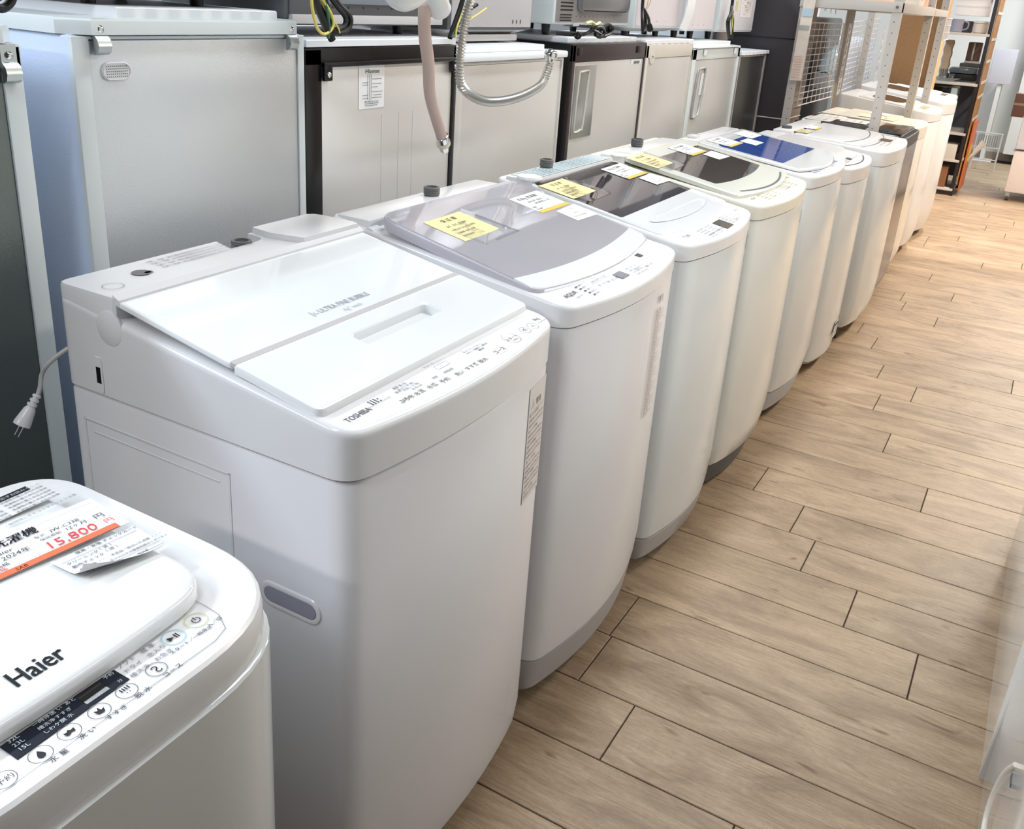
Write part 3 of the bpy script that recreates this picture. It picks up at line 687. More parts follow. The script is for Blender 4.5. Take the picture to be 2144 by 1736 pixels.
    pr = MB(); sd = d.cross(Zv).normalized()
    for s in (-1, 1): q0 = p0+d*.05+sd*s*.0055; pr.tube([q0, q0+d*.017], .0014, 4, 1)
    pr.build('plug_prong', CHROME, t)
toshiba()

# ================================================================== WASHERS 3..5 (curved lids with windows)
def paper(name, label, cat, pts, m, group=None, th=.0007, lift=.0012, print_=None, band=None, curl=0):
    """pts: 4 world points TL, BL, BR, TR as read from the front (TL at the back)"""
    P = [Vector(p) for p in pts]; c = sum(P, Vector())/4
    t = empty(name, label, cat, c, 0, group)
    q = [p-c for p in P]; n = (q[1]-q[0]).cross(q[3]-q[0]).normalized()
    if n.z < 0: n = -n
    S = lambda u, v: (q[0]*(1-u)+q[3]*u)*(1-v)+(q[1]*(1-u)+q[2]*u)*v
    mb = MB(); g = 6
    for L_ in (0, th):
        for j in range(g+1):
            for i in range(g+1): mb.v.append(S(i/g, j/g)+n*(lift+L_+curl*max(0, abs(i/g-.5)*2-.5)**2))
    N = (g+1)**2
    for j in range(g):
        for i in range(g):
            a = j*(g+1)+i; mb.f.append((a, a+1, a+g+2, a+g+1)); mb.f.append((N+a, N+a+g+1, N+a+g+2, N+a+1))
    mb.build('card', m, t)
    right = (q[2]-q[1]).normalized(); up = n.cross(right); w = (q[2]-q[1]).length; h = (q[0]-q[1]).length
    l2 = lift+th+.0006+curl*.05
    if band: Text().bar(S(0, 1)+n*0, q[2]-q[1], up, w, h*.14, l2).build('amber_band', band, t)
    if print_:
        tx = Text()
        for s, u, v, hh, ww in print_: tx.put(s, S(u, v), right, up, h*hh, width=w*ww if ww else None, lift=l2)
        tx.build('lettering', MINK, t)
    return t
YP = [('保 証 書', .30, .22, .14, .4), ('品名　型式　製造番号', .2, .42, .08, .55), ('お買上日より保証期間', .15, .58, .07, .65), ('お客様 住所 氏名', .15, .72, .07, .5), ('販売店印', .15, .86, .07, .3)]
WP = lambda a: [(a, .12, .22, .16, .62), ('2022年 型式', .2, .42, .10, .5), ('保証期間 6ヶ月', .3, .55, .09, .5), ('価格', .05, .70, .09, .12), ('税込価格', .05, .82, .09, .2)]
CP = [('チェックカード', .3, .2, .10, .45), ('クリーニング 動作チェック', .1, .5, .08, .6), ('中古品の為 使用感', .1, .75, .08, .6)]

def aqua():
    xf, y0, y1 = -.636, 1.362, 1.895; cy = (y0+y1)/2
    t, zt, ol = washer('white washing machine with wide curved pale grey glass lid and white grip bar', xf, y0, y1, .876, .836, .95, .525, b=.037,
                       cover=WHITE, rf=.030, skirt=mat('skirt_grey', (.68, .67, .67), .4), zsk=.115, rec=.015, hole=(-.425, -.115, .46))
    W = y1-y0; zl = lambda x: .890+(-x-.058)*.2113
    lw = W-.012
    win = (-.375, -.095, lw-.012, .075, .03, .03)
    O = lambda i, x0=-.416, x1=-.064: outline(x0+i, x1-i, lw-2*i, .030, max(.02-i, .004), max(.045-i, .006))
    MB().loft([ringz(O(.012), zl, -.024), ringz(O(.001), zl, -.020), ringz(O(0), zl, -.004), ringz(O(.002), zl, 0), ringz(O(.005), zl, .0002), ringz(O(.010), zl, -.010)], False, False).build('lid_frame', LILAC, t)
    g = outline(-.411, -.112, lw-.010, .026, .004, .040)
    MB().loft([ringz(g, zl, .0004), ringz(g, zl, .0028)]).build('glass', GLS2, t)
    # white curved grip bar across the lid front
    n = 24; sec = []
    for k in range(n+1):
        y = -lw/2+.003+(lw-.006)*k/n; u = 1-(y/(lw/2))**2
        xa, xb = -.112+.026*u, -.064+.030*u-.012*max(0, abs(y)/(lw/2)-.93)/.07
        sec.append([Vector((xa, y, zl(xa)-.006)), Vector((xb, y, zl(xb)-.016)), Vector((xb+.001, y, zl(xb)-.004)), Vector((xb-.005, y, zl(xb)+.0028)), Vector((xa, y, zl(xa)+.0032))])
    MB().loft(sec).build('grip_bar', WTOP, t)
    MB().box(-.515, -.432, -W/2+.01, W/2-.01, .925, .953, .008).build('rear_shelf', WHITE, t)
    inlet(t, -.48, .02, .952, .017, .02)
    for s in (-1, 1): MB().cyl((-.43, s*(W/2-.03), .925), (0, s, 0), .016, .026, .015, 20).build('hinge', WHITE, t)
    # panel print
    s = .14; zp = lambda x: zt(x); U = up_on(s)
    L = lambda wx, wy: Vector((wx-xf, wy-cy, zp(wx-xf)+.0008)); ink = Text(); gt = Text()
    ink.put('AQUA', L(-.655, 1.402), Yv, U, .0155, width=.044, bold=.0003); gt.put('AQW-V8', L(-.643, 1.418), Yv, U, .006)
    for i in range(5): ink.bar(L(-.668+i*.0095, 1.462), Yv, U, .008, .0035); gt.put('標準コース', L(-.668+i*.0095, 1.474), Yv, U, .0055, width=.030)
    for i, s_ in enumerate(('洗い', 'すすぎ', '脱水', '水位', '予約')): ink.put(s_, L(-.643+i*.0012, 1.512+i*.017), Yv, U, .0085, width=.013)
    gt.bar(L(-.656, 1.505), Yv, U, .085, .0006); gt.put('時間 回数 分 水量', L(-.660, 1.515), Yv, U, .006, width=.06)
    for i in range(4):
        gt.put('標準 お急ぎ 毛布', L(-.648+i*.009, 1.648), Yv, U, .006, width=.05)
    ink.put('スタート', L(-.634, 1.665), Yv, U, .009, width=.03); ink.put('電源 入 切', L(-.628, 1.705), Yv, U, .008, width=.035)
    ink.ring(L(-.660, 1.735), Yv, U, .012, .001, n=4, a0=.785, a1=7.07); ink.bar(L(-.662, 1.752), Yv, U, .018, .014)
    MB().quad(L(-.632, 1.594), L(-.632, 1.628), L(-.655, 1.628), L(-.655, 1.594), .0006).build('display', mat('display_violet', (.42, .40, .43), .2), t)
    ink.build('lettering', MINK, t); gt.build('grey_lettering', GINK, t)
    hw = W/2; fxx = lambda y: .037*(1-(y/hw)**2)+.0018
    wl = Text(); a0 = cy+.085
    fr = lambda yw, z: Vector((fxx(yw-cy), yw-cy, z))
    dr = (fr(a0+.06, .7)-fr(a0, .7)).normalized()
    q = lambda d_, z: fr(a0, z)+dr*d_+Vector((.0016, 0, 0))
    wl.put('警告', q(.012, .800), dr, Zv, .018)
    for k in range(30): wl.put('洗濯機の注意事項を必ずお守りください' if k % 4 else '禁止 感電', q(.0, .782-k*.0082), dr, Zv, .0075, width=.066 if k % 4 else .036)
    wl.build('warning_lettering', BRINK, t)
    return t
def card4(fn, name, label, cat, tl, bl, br, tr, m, group, pr=None, band=None, curl=0):
    return paper(name, label, cat, [fn(*tl), fn(*bl), fn(*br), fn(*tr)], m, group, print_=pr, band=band, curl=curl)
aqua()
Z2 = lambda x, y: (x, y, .890+(-(x+.642)-.058)*.2113+.0022)
GY, GT, GC = 'yellow warranty cards on lids', 'handwritten price tags on lids', 'inspection slips on lids'
def lidpapers(Z, xb, ys, yl, wl, cl, what):
    """xb: back x; ys: y of the yellow card, of the white tag, of the slip"""
    card4(Z, 'warranty_card', yl, 'card', (xb, ys[0]), (xb+.095, ys[0]+.004), (xb+.092, ys[0]+.134), (xb-.002, ys[0]+.130), YPAPER, GY, YP, curl=.003)
    card4(Z, 'price_tag', wl, 'price tag', (xb+.006, ys[1]), (xb+.090, ys[1]+.003), (xb+.090, ys[1]+.135), (xb+.004, ys[1]+.130), PAPER, GT, WP(what), band=YORANGE)
    card4(Z, 'inspection_slip', cl, 'card', (xb+.098, ys[2]), (xb+.152, ys[2]), (xb+.156, ys[2]+.098), (xb+.094, ys[2]+.095), PAPERG if 0 else PAPER, GC, CP)
    # clear sleeve round the yellow card
    card4(Z, 'plastic_sleeve', 'clear sleeve under the '+yl, 'sleeve', (xb+.06, ys[0]+.02), (xb+.125, ys[0]+.03), (xb+.120, ys[0]+.17), (xb-.01, ys[0]+.15), CLEAR, 'clear plastic sleeves of the warranty cards', curl=.004)
lidpapers(Z2, -.983, (1.425, 1.744, 1.795), 'yellow warranty card on the pale grey glass lid', 'white price tag with amber band on the pale grey glass lid', 'plain white inspection slip on the pale grey glass lid', '8.0kg 洗濯機')

def smoked():
    xf, y0, y1 = -.632, 1.948, 2.452; cy = (y0+y1)/2; W = y1-y0
    t, zt, ol = washer('white washing machine with dark smoked glass lid and scooped white grip', xf, y0, y1, .872, .833, .952, .50, b=.035, rf=.028, rec=.012,
                       body=WBODY2, skirt=mat('skirt_grey', (.68, .67, .67), .4), zsk=.10, hole=(-.40, -.13, .44))
    zl = lambda x: .878+(-x-.02)*.1795; lw = W-.014
    win = (-.405, -.166, lw-.014, 0, .006, .02)
    # rear deck label strip, front white part with scoop
    O = lambda i: outline(-.412+i, -.066-i, lw-2*i, .034, max(.012-i, .004), max(.02-i, .004))
    MB().loft([ringz(O(.01), zl, -.010), ringz(O(0), zl, -.008), ringz(O(0), zl, -.002), ringz(O(.003), zl, .001), ringz(outline(*win), zl, .001), ringz(outline(*win), zl, -.008)], False, False).build('lid_frame', WTOP, t)
    pane(t, GLS3, zl, win, .001)
    # scoop grip: shallow dished oval
    sc = MB(); n = 28; rg = []
    for rr_, h in ((1, .0016), (.93, .0022), (.8, -.0005), (.5, -.004), (.15, -.005)):
        rg.append([Vector((-.112+math.cos(k*math.tau/n)*.022*rr_+.012*(1-(math.sin(k*math.tau/n)*rr_)**2), math.sin(k*math.tau/n)*.19*rr_, zl(-.112+math.cos(k*math.tau/n)*.022*rr_+.012*(1-(math.sin(k*math.tau/n)*rr_)**2))+h+.001)) for k in range(n)])
    sc.loft(rg, False, True); sc.build('grip_scoop', mat('scoop_pearl', (.86, .89, .89), .12), t)
    MB().box(-.48, -.405, -W/2+.012, W/2-.012, .935, .957, .006).build('rear_shelf', WHITE, t)
    MB().quad(Vector((-.407, -W/2+.03, .9575)), Vector((-.407, W/2-.03, .9575)), Vector((-.475, W/2-.03, .9575)), Vector((-.475, -W/2+.03, .9575)), .0006).build('instruction_label', mat('label_blue_grey', (.80, .87, .89), .4), t)
    lt = Text()
    for i in range(6): lt.put('取扱説明 洗剤量 水量 ソフト仕上剤 槽洗浄 漂白剤 給水 ホース', Vector((-.465+i*.0105, -W/2+.04, .9583)), Yv, Vector((-1, 0, 0)), .0068, width=.42)
    lt.build('label_lettering', MINK, t)
    inlet(t, -.462, -.06, .957, .017, .022)
    MB().lathe((-.425, -W/2+.035, .952), (0, 0, 1), [(.030, 0), (.032, .004), (.030, .009), (.02, .011)], 24).build('softener_cap', WHITE, t)
    ink = Text(); g = Text(); U = up_on(.155); L = lambda wx, wy: Vector((wx-xf, wy-cy, zt(wx-xf)+.0008))
    ink.put('T | 8.0', L(-.652, 2.000), Yv, U, .013, width=.034); g.put('インバーター', L(-.664, 1.99), Yv, U, .006, width=.03)
    MB().quad(L(-.614, 2.196), L(-.616, 2.250), L(-.655, 2.250), L(-.655, 2.196), .0007).build('display', DISPB, t)
    for i in range(5): g.put('水位 洗い すすぎ', L(-.652+i*.0095, 2.08), Yv, U, .0055, width=.09)
    for i, s_ in enumerate(('水位', '洗い', 'すすぎ', '脱水', '予約')): ink.put(s_, L(-.622, 2.09+i*.021), Yv, U, .008, width=.015)
    for i in range(5): g.put('標準 おうちクリーニング', L(-.658+i*.009, 2.262), Yv, U, .0055, width=.085)
    ink.put('スタート', L(-.625, 2.30), Yv, U, .009, width=.035); ink.put('切 入', L(-.655, 2.385), Yv, U, .009, width=.03)
    for i in range(3): g.ring(L(-.632, 2.36+i*.02), Yv, U, .008, .0006)
    ink.build('lettering', MINK, t); g.build('grey_lettering', GINK, t)
    hw = W/2; f = lambda y: .035*(1-(y/hw)**2)+.0015
    MB().quad(Vector((f(.215), .215, .775)), Vector((f(.24), .24, .775)), Vector((f(.24), .24, .812)), Vector((f(.215), .215, .812)), .0005).build('rating_label', BRINK, t)
smoked()
Z3 = lambda x, y: (x, y, .878+(-(x+.637)-.02)*.1795+.0016)
lidpapers(Z3, -1.018, (1.955, 2.30, 2.350), 'yellow warranty card on the dark smoked glass lid', 'white price tag with amber band on the dark smoked glass lid', 'plain white inspection slip on the dark smoked glass lid', '8.0kg 洗濯機')

def creamw():
    xf, y0, y1 = -.616, 2.466, 3.000; cy = (y0+y1)/2; W = y1-y0
    t, zt, ol = washer('cream washing machine with brown glass window in a grey green lid and dense button panel', xf, y0, y1, .882, .842, .952, .515, b=.035, rf=.028,
                       body=mat('cream_enamel', (.87, .865, .84), .16), cover=CREAM, zbot=.085, rec=.012, hole=(-.40, -.12, .44), footx=.01)
    zl = lambda x: .891+(-x)*.165; lw = W-.016
    win = (-.350, -.140, lw-.080, .022, .008, .008)
    O = lambda i: outline(-.410+i, -.062-i, lw-2*i, .032, max(.010-i, .004), max(.03-i, .004))
    MB().loft([ringz(O(.01), zl, -.016), ringz(O(0), zl, -.012), ringz(O(0), zl, -.002), ringz(O(.003), zl, .001), ringz(outline(*win), zl, .001), ringz(outline(*win), zl, -.010)], False, False).build('lid_frame', CREAMT, t)
    pane(t, GLS4, zl, win, .001)
    arcstrip(t, 'grip_slot', DGREY, zl, -.074, -.068, lw-.10, .032, -.004, .002)
    MB().box(-.485, -.405, -W/2+.02, W/2-.02, .935, .956, .006).build('rear_shelf', WHITE, t)
    inlet(t, -.46, -.03, .956, .018, .024, DGREY)
    MB().lathe((-.43, -W/2+.05, .952), (0, 0, 1), [(.034, 0), (.036, .004), (.03, .008)], 24).build('softener_cap', WHITE, t)
    sk = MB(); sk.loft([ringz(ol(.020, .022), .012), ringz(ol(.012, .014), .086)]); sk.build('plinth', DGREY, t)
    ink = Text(); g = Text(); U = up_on(.14); L = lambda wx, wy: Vector((wx-xf, wy-cy, zt(wx-xf)+.0008))
    ink.put('AQUA', L(-.648, 2.515), Yv, U, .013, width=.036)
    MB().quad(L(-.648, 2.70), L(-.648, 2.728), L(-.664, 2.728), L(-.664, 2.70), .0007).build('display', DISPB, t)
    for r_i in range(5):
        for c_i in range(3): (ink if (r_i+c_i) % 2 else g).put(('標準 洗い', '水位 予約', 'コース 脱水')[c_i], L(-.660+r_i*.0105, 2.575+c_i*.045), Yv, U, .006, width=.035)
        g.put('洗い すすぎ 脱水 毛布', L(-.664+r_i*.0105, 2.745), Yv, U, .006, width=.08)
        ink.put('おしゃれ着', L(-.660+r_i*.0105, 2.85), Yv, U, .006, width=.04)
    ink.put('スタート', L(-.622, 2.80), Yv, U, .010, width=.04); ink.put('7.0kg', L(-.662, 2.93), Yv, U, .009, width=.03)
    ink.build('lettering', MINK, t); g.build('grey_lettering', GINK, t)
    hw = W/2; f = lambda y: .035*(1-(y/hw)**2)+.0015
    MB().quad(Vector((f(.175), .175, .765)), Vector((f(.185), .185, .765)), Vector((f(.185), .185, .805)), Vector((f(.175), .175, .805)), .0005).build('energy_label', MINK, t)
creamw()
Z4 = lambda x, y: (x, y, .891+(-(x+.622))*.165+.0016)
lidpapers(Z4, -1.005, (2.455, 2.765, 2.835), 'yellow warranty card on the grey green lid with brown window', 'white price tag with amber band on the grey green lid with brown window', 'plain white inspection slip on the lid with brown window', '7.0kg 洗濯機')

def bluew():
    xf, y0, y1 = -.617, 3.075, 3.600; cy = (y0+y1)/2; W = y1-y0
    t, zt, ol = washer('white washing machine with translucent blue lid window', xf, y0, y1, .882, .842, .938, .48, b=.034, rf=.030, body=WBODY2,
                       skirt=mat('skirt_pale', (.70, .71, .72), .4), zsk=.115, hole=(-.36, -.12, .36))
    zl = lambda x: .893+(-x)*.125; lw = W-.016
    win = (-.335, -.105, lw-.055, 0, .006, .03)
    O = lambda i: outline(-.395+i, -.045-i, lw-2*i, .042, max(.02-i, .004), max(.03-i, .004))
    MB().loft([ringz(O(.008), zl, -.012), ringz(O(0), zl, -.008), ringz(O(0), zl, -.002), ringz(O(.003), zl, .001), ringz(outline(*win), zl, .001), ringz(outline(*win), zl, -.008)], False, False).build('lid_frame', WTOP, t)
    pane(t, GLS5, zl, win, .001)
    MB().box(-.465, -.40, -W/2+.02, W/2-.02, .922, .944, .006).build('rear_shelf', WHITE, t)
    MB().box(-.452, -.420, -.20, -.15, .944, .954, .003).build('water_inlet', WHITE, t)
    ink = Text(); g = Text(); U = up_on(.11); L = lambda wx, wy: Vector((wx-xf, wy-cy, zt(wx-xf)+.0008))
    for i in range(9):
        (ink if i % 2 else g).put('洗い すすぎ', L(-.640+(i % 3)*.014, 3.14+i*.045), Yv, U, .007, width=.035)
        MB().quad(L(-.622, 3.16+i*.04), L(-.622, 3.18+i*.04), L(-.640, 3.18+i*.04), L(-.640, 3.16+i*.04), .0012).build('button', mat('pale_blue_button', (.72, .77, .84), .3), t)
    ink.build('lettering', MINK, t); g.build('grey_lettering', GINK, t)
bluew()
Z5 = lambda x, y: (x, y, .893+(-(x+.628))*.125+.0018)
card4(Z5, 'price_tag', 'white price tag with amber band at the back of the blue lid', 'price tag', (-1.00, 3.14), (-.91, 3.14), (-.91, 3.28), (-1.0, 3.28), PAPER, GT, WP('6.0kg 洗濯機'), band=YORANGE)
card4(Z5, 'inspection_slip', 'plain white inspection slip beside the price tag on the blue lid', 'card', (-.93, 3.30), (-.87, 3.30), (-.87, 3.40), (-.93, 3.40), PAPER, GC, CP)
card4(Z5, 'inspection_slip', 'white slip at the far back edge of the blue lid', 'card', (-.99, 3.42), (-.92, 3.42), (-.92, 3.55), (-.99, 3.55), PAPER, GC, CP)

def simple(label, xf, y0, y1, zf, zs, zb, D, b, disp=None, parts=(), **kw):
    cy = (y0+y1)/2; W = y1-y0
    t, zt, ol = washer(label, xf, y0, y1, zf, zs, zb, D, b=b, **kw)
    zl = lambda x: zt(x)
    lid_frame(t, 'lid', kw.get('cover', WHITE) if 'lidm' not in kw else kw['lidm'], zt, -D*.80, -D*.24, W-.02, b*.9, .02, .02, -.004, .008)
    if disp:
        x, y, w, h, m = disp; U = up_on(.1); L = lambda a, c: Vector((a, c, zt(a)+.0008))
        MB().quad(L(x+h, y), L(x+h, y+w), L(x, y+w), L(x, y), .0008).build('display', m, t)
        g = Text()
        for i in range(3): g.put('洗い すすぎ 脱水', L(x+h*(i+.6)/2.2, y-.16), Yv, U, .007, width=.13)
        g.put('スタート 切 入', L(x+h, y+w+.03), Yv, U, .009, width=.09); g.build('lettering', MINK, t)
    return t, zt
# small one, with rating sticker
t, zt = simple('small white washing machine with tiny grey display and sticker low on its front', -.605, 3.640, 4.105, .840, .783, .892, .44, .032, disp=(-.055, -.02, .045, .022, DISPB), rf=.030, body=WBODY2, zbot=.035, skirt=LGREY, zsk=.055)
f = lambda y: .032*(1-(y/.2325)**2)+.002
MB().quad(Vector((f(-.02), -.02, .115)), Vector((f(.05), .05, .115)), Vector((f(.05), .05, .185)), Vector((f(-.02), -.02, .185)), .0006).build('rating_sticker', PAPERG, t)
s_ = Text(); d_ = Vector((f(.05)-f(-.02), .07, 0)).normalized()
s_.bar(Vector((f(-.02)+.002, -.018, .168)), d_, Zv, .064, .010)
for i in range(6): s_.put('電気洗濯機 定格電圧 100V', Vector((f(-.02)+.002, -.016, .158-i*.007)), d_, Zv, .0052, width=.055)
s_.build('lettering', MINK, t)
arcstrip(t, 'panel_line', DGREY, zt, -.026, -.021, .36, .027, -.002, .0012)
# wide one with pair of lids, black feet visible
t, zt = simple('wide white washing machine standing high on black feet with dark rectangular display', -.560, 4.165, 4.760, .852, .790, .880, .485, .032, disp=(-.085, .05, .095, .05, DISPB), rf=.034, body=WBODY2, zbot=.065, rec=.02, footx=.0)
MB().box(-.478, -.395, -.285, .285, .868, .890, .006).build('rear_shelf', WHITE, t)
MB().cyl((-.44, -.2, .888), (0, 0, 1), .022, .012).build('water_inlet', DGREY, t)
arcstrip(t, 'panel_line', DGREY, zt, -.175, -.171, .56, .045, .004, .009)
arcstrip(t, 'panel_line', DGREY, zt, -.106, -.103, .56, .035, -.002, .0010)
Z7 = lambda x, y: (x, y, .852+(-(x+.560))*.0577+.009)
card4(Z7, 'warranty_card', 'dull yellow card on the wide machine with the dark display', 'card', (-1.00, 4.22), (-.90, 4.22), (-.90, 4.34), (-1.0, 4.34), mat('dull_yellow_paper', (.80, .77, .60), .8), GY, YP)
card4(Z7, 'price_tag', 'white price tag on the wide machine with the dark display', 'price tag', (-1.00, 4.40), (-.90, 4.40), (-.90, 4.53), (-1.0, 4.53), PAPER, GT, WP('10kg 洗濯機'), band=YORANGE)
# black flat topped
t, zt, ol = washer('black flat topped washing machine beside the front shelf post', -.575, 4.835, 5.34, .842, .79, .868, .53, b=.006, rf=.02, body=mat('dark_brown_enamel', (.30, .27, .26), .2), cover=BLACK, zbot=.05, rec=.01)
lid_frame(t, 'lid', BLKG, zt, -.51, -.02, .485, 0, .01, .01, 0, .008)
MB().box(-.09, -.025, -.23, .23, .852, .857, .001).build('control_panel', BLKG, t)
MB().box(-.19, -.165, -.235, .235, .855, .863, .002).build('lid_trim', LGREY, t)
Z8 = lambda x, y: (x, y, .842+(-(x+.575))*.049+.0085)
for (x, y, lb) in ((-1.08, 4.90, 'first white sheet of paper on the black flat topped machine, at its back near corner'), (-1.06, 5.08, 'second white sheet of paper on the black flat topped machine, by the rear shelf post'), (-.93, 5.05, 'white sheet lying in the middle of the black flat topped machine')):
    card4(Z8, 'paper_sheet', lb, 'paper', (x, y), (x+.13, y+.02), (x+.13, y+.20), (x, y+.17), PAPERG, 'paper sheets on the black machine', CP)
# cream topped
t, zt = simple('cream topped washing machine lit warm with paper cards on top', -.612, 5.43, 5.920, .838, .770, .860, .51, .03, rf=.03, body=mat('warm_enamel', (.90, .88, .84), .14), cover=CREAM, zbot=.05, rec=.02)
Z9 = lambda x, y: (x, y, .838+(-(x+.612))*.0431+.0095)
card4(Z9, 'price_tag', 'large pale yellow card on the cream topped washing machine', 'card', (-.92, 5.50), (-.73, 5.50), (-.73, 5.68), (-.92, 5.68), mat('pale_yellow_paper', (.97, .93, .76), .8), None, CP)
card4(Z9, 'inspection_slip', 'white slip beside the large pale yellow card on the cream top', 'card', (-.90, 5.71), (-.80, 5.71), (-.80, 5.86), (-.90, 5.86), PAPER, None, CP)
# tub with openings
t, zt = simple('tall backed white washing machine with brown lid window behind the second shelf post', -.612, 6.03, 6.56, .872, .818, .935, .52, .035, rf=.045, body=WHITE, zbot=.055, rec=.02)
pane(t, GLS4, zt, (-.36, -.19, .34, .02, .08, .08), .0105, .002)
MB().quad(Vector((-.045, -.1, zt(-.045)+.001)), Vector((-.045, .1, zt(-.045)+.001)), Vector((-.085, .1, zt(-.085)+.001)), Vector((-.085, -.1, zt(-.085)+.001)), .0008).build('display', mat('tan_panel', (.80, .70, .58), .3), t)
t, zt = simple('white washing machine with strongly arched top behind the third shelf post', -.612, 6.655, 7.22, .890, .815, .955, .53, .05, rf=.055, body=WHITE, zbot=.035)
pane(t, GLS4, zt, (-.40, -.26, .34, .02, .06, .06), .0105, .002)
t, zt, ol = washer('slim grey silver washing machine at the far end of the row', -.635, 7.30, 7.75, .878, .82, .92, .50, b=.02, rf=.03, body=mat('silver_enamel', (.62, .60, .59), .2, .5), cover=LGREY, zbot=.03)
lid_frame(t, 'lid', LGREY, zt, -.42, -.10, .40, .0, .02, .02, 0, .008)
MB().quad(Vector((-.05, -.12, zt(-.05)+.001)), Vector((-.05, .12, zt(-.05)+.001)), Vector((-.09, .12, zt(-.09)+.001)), Vector((-.09, -.12, zt(-.09)+.001)), .0008).build('display', DISPB, t)

# ================================================================== FRIDGES, their backs to the aisle
GF = 'small refrigerators lined up with their backs to the aisle'
def fridge(label, X, y0, y1, zt, bodym, panelm, D=.50, inset=(.028, .028), pz=.03, lip=None, board=None, boardh=.014, wavy=0, boardx=.02, lipw=.0):
    cy = (y0+y1)/2; W = y1-y0; t = empty('refrigerator', label, 'refrigerator', (X, cy, 0), 0, GF); hw = W/2
    mb = MB(); mb.box(-D, -.008, -hw, hw, .03, zt, .006); mb.build('cabinet', bodym, t)
    fr = MB(); fr.box(-.010, 0, -hw, -hw+inset[0], .03, zt-.004, .002); fr.box(-.010, 0, hw-inset[1], hw, .03, zt-.004, .002)
    fr.box(-.010, 0, -hw, hw, zt-pz-.004, zt-.002, .002); fr.build('back_frame', bodym, t)
    p = MB(); p.box(-.008, -.003, -hw+inset[0]+.0015, hw-inset[1]-.0015, .05, zt-pz-.006, .001); p.build('back_panel', panelm, t)
    if lip:
        lh, lo, lm = lip; l = MB()
        pts = [(-D-.005, -hw-lo), (-.03, -hw-lo), (lo+.004, -hw+.03), (lo+.004, hw-.03), (-.03, hw+lo), (-D-.005, hw+lo)]
        l.loft([ringz(pts, zt-lh*.0), ringz(pts, zt+lh-.004), ringz([(x*.99-.002, y*.992) for x, y in pts], zt+lh)]); l.build('top_cap', lm, t); zt2 = zt+lh
    else: zt2 = zt
    if board:
        n = 30; b = []
        yb0, yb1 = board if isinstance(board, tuple) else (-hw+.005, hw-.005)
        pts = [(-D+.02, yb0), ]
        for k in range(n+1):
            y = yb0+(yb1-yb0)*k/n; pts.append((-boardx+(wavy*math.sin(k*math.pi*wavy*200/1.0) if 0 else wavy*(1 if (k//2) % 2 else 0)), y))
        pts += [(-D+.02, yb1)]
        MB().loft([ringz(pts, zt2), ringz(pts, zt2+boardh-.002), ringz([(x-.002, y*.995) for x, y in pts], zt2+boardh)]).build('top_board', PLATEW, t)
    for sx in (-D+.06, -.06):
        for sy in (-1, 1): MB().cyl((sx, sy*(hw-.05), 0), (0, 0, 1), .02, .035).build('foot', BLACK, t)
    return t
def screw(t, x, y, z, r_=.006, m=CHROME):
    s = MB(); s.lathe((x, y, z), (1, 0, 0), [(r_, 0), (r_*.95, .002), (r_*.5, .0035), (r_*.1, .004)], 16); o = s.build('screw', m, t)
    return o
def bracket(t, x, y, z, w=.024):
    b = MB(); hw = w/2
    prof = [(0, .028), (.003, .028), (.003, .004), (.010, -.002), (.013, -.012), (.010, -.021), (.003, -.025), (0, -.025)]
    b.loft([[Vector((x+a, y-hw, z+c)) for a, c in prof], [Vector((x+a, y+hw, z+c)) for a, c in prof]]); b.build('bracket', ZINC, t)
    screw(t, x+.003, y, z+.013)
X = -1.30
f0 = fridge('white refrigerator with dark steel back at the far left edge', X, .300, .853, 1.262, FW, mat('dark_galvanised', (.44, .47, .46), .34, .85, bump=.2, bscale=420), inset=(.03, .030), pz=.03, lip=(.022, .006, FW))
bracket(f0, .002, .255, 1.232)
f1 = fridge('big white refrigerator with plain grey steel back, vent grille and two metal brackets', X, .938, 1.455, 1.272, FW, GALV, inset=(.030, .018), pz=.003, lip=(.024, .005, FW), board=(-.15, .21), boardh=.016, wavy=.006, boardx=.03)
bpy.data.objects.remove([o for o in f1.children if o.name.startswith('cabinet')][0])
MB().box(-.50, -.008, -.2585, .2585, .03, 1.272, .006).build('cabinet', FBLUE, f1)  # side takes the tinted white that imitates cool reflected light
bracket(f1, .004, .985-1.1965, 1.268); bracket(f1, .004, 1.412-1.1965, 1.268)
# vent grille: pill plate with dark holes
vp = MB(); yy, zz = 1.014-1.1965, 1.2165
def pillp(h, x, gy=.013): return [Vector((x, yy+sy*gy+math.cos(a)*h, zz+math.sin(a)*h)) for sy, a0 in ((1, -math.pi/2), (-1, math.pi/2)) for a in [a0+math.pi*i/8 for i in range(9)]]
vp.loft([pillp(.0145, -.004), pillp(.0145, 0), pillp(.0125, .002), pillp(.0118, .0005)]); vp.build('vent_grille', WHITE, f1)
hl = Text()
for a in range(11):
    for b in range(5): hl.ring(Vector((.0008, yy-.019+a*.0038, zz-.008+b*.004)), Yv, Zv, .0010, .00099, n=6)
hl.build('vent_hole', DGREY, f1)
f2 = fridge('black refrigerator with printed wiring sticker on its steel back', X, 1.457, 2.008, 1.247, FBLK, GALV2, inset=(.050, .012), pz=.032, board=True, boardh=.014, boardx=.0)
fb = MB(); fb.box(-.02, .008, -.225, .268, 1.207, 1.217, .003); fb.build('cap_rail', FBLK, f2)
for y in (-.2125, .262): MB().box(0, .008, y-.013, y+.013, 1.180, 1.212, .003).build('bracket', FBLK, f2); screw(f2, .008, y, 1.193)
stk = MB(); cy2 = 1.7325; ya, yb, za, zb_ = 1.629-cy2, 1.719-cy2, 1.115, 1.208
stk.quad((-.0025, ya, za), (-.0025, yb, za), (-.0025, yb, zb_), (-.0025, ya, zb_), .0006); stk.build('wiring_sticker', PAPER, f2)
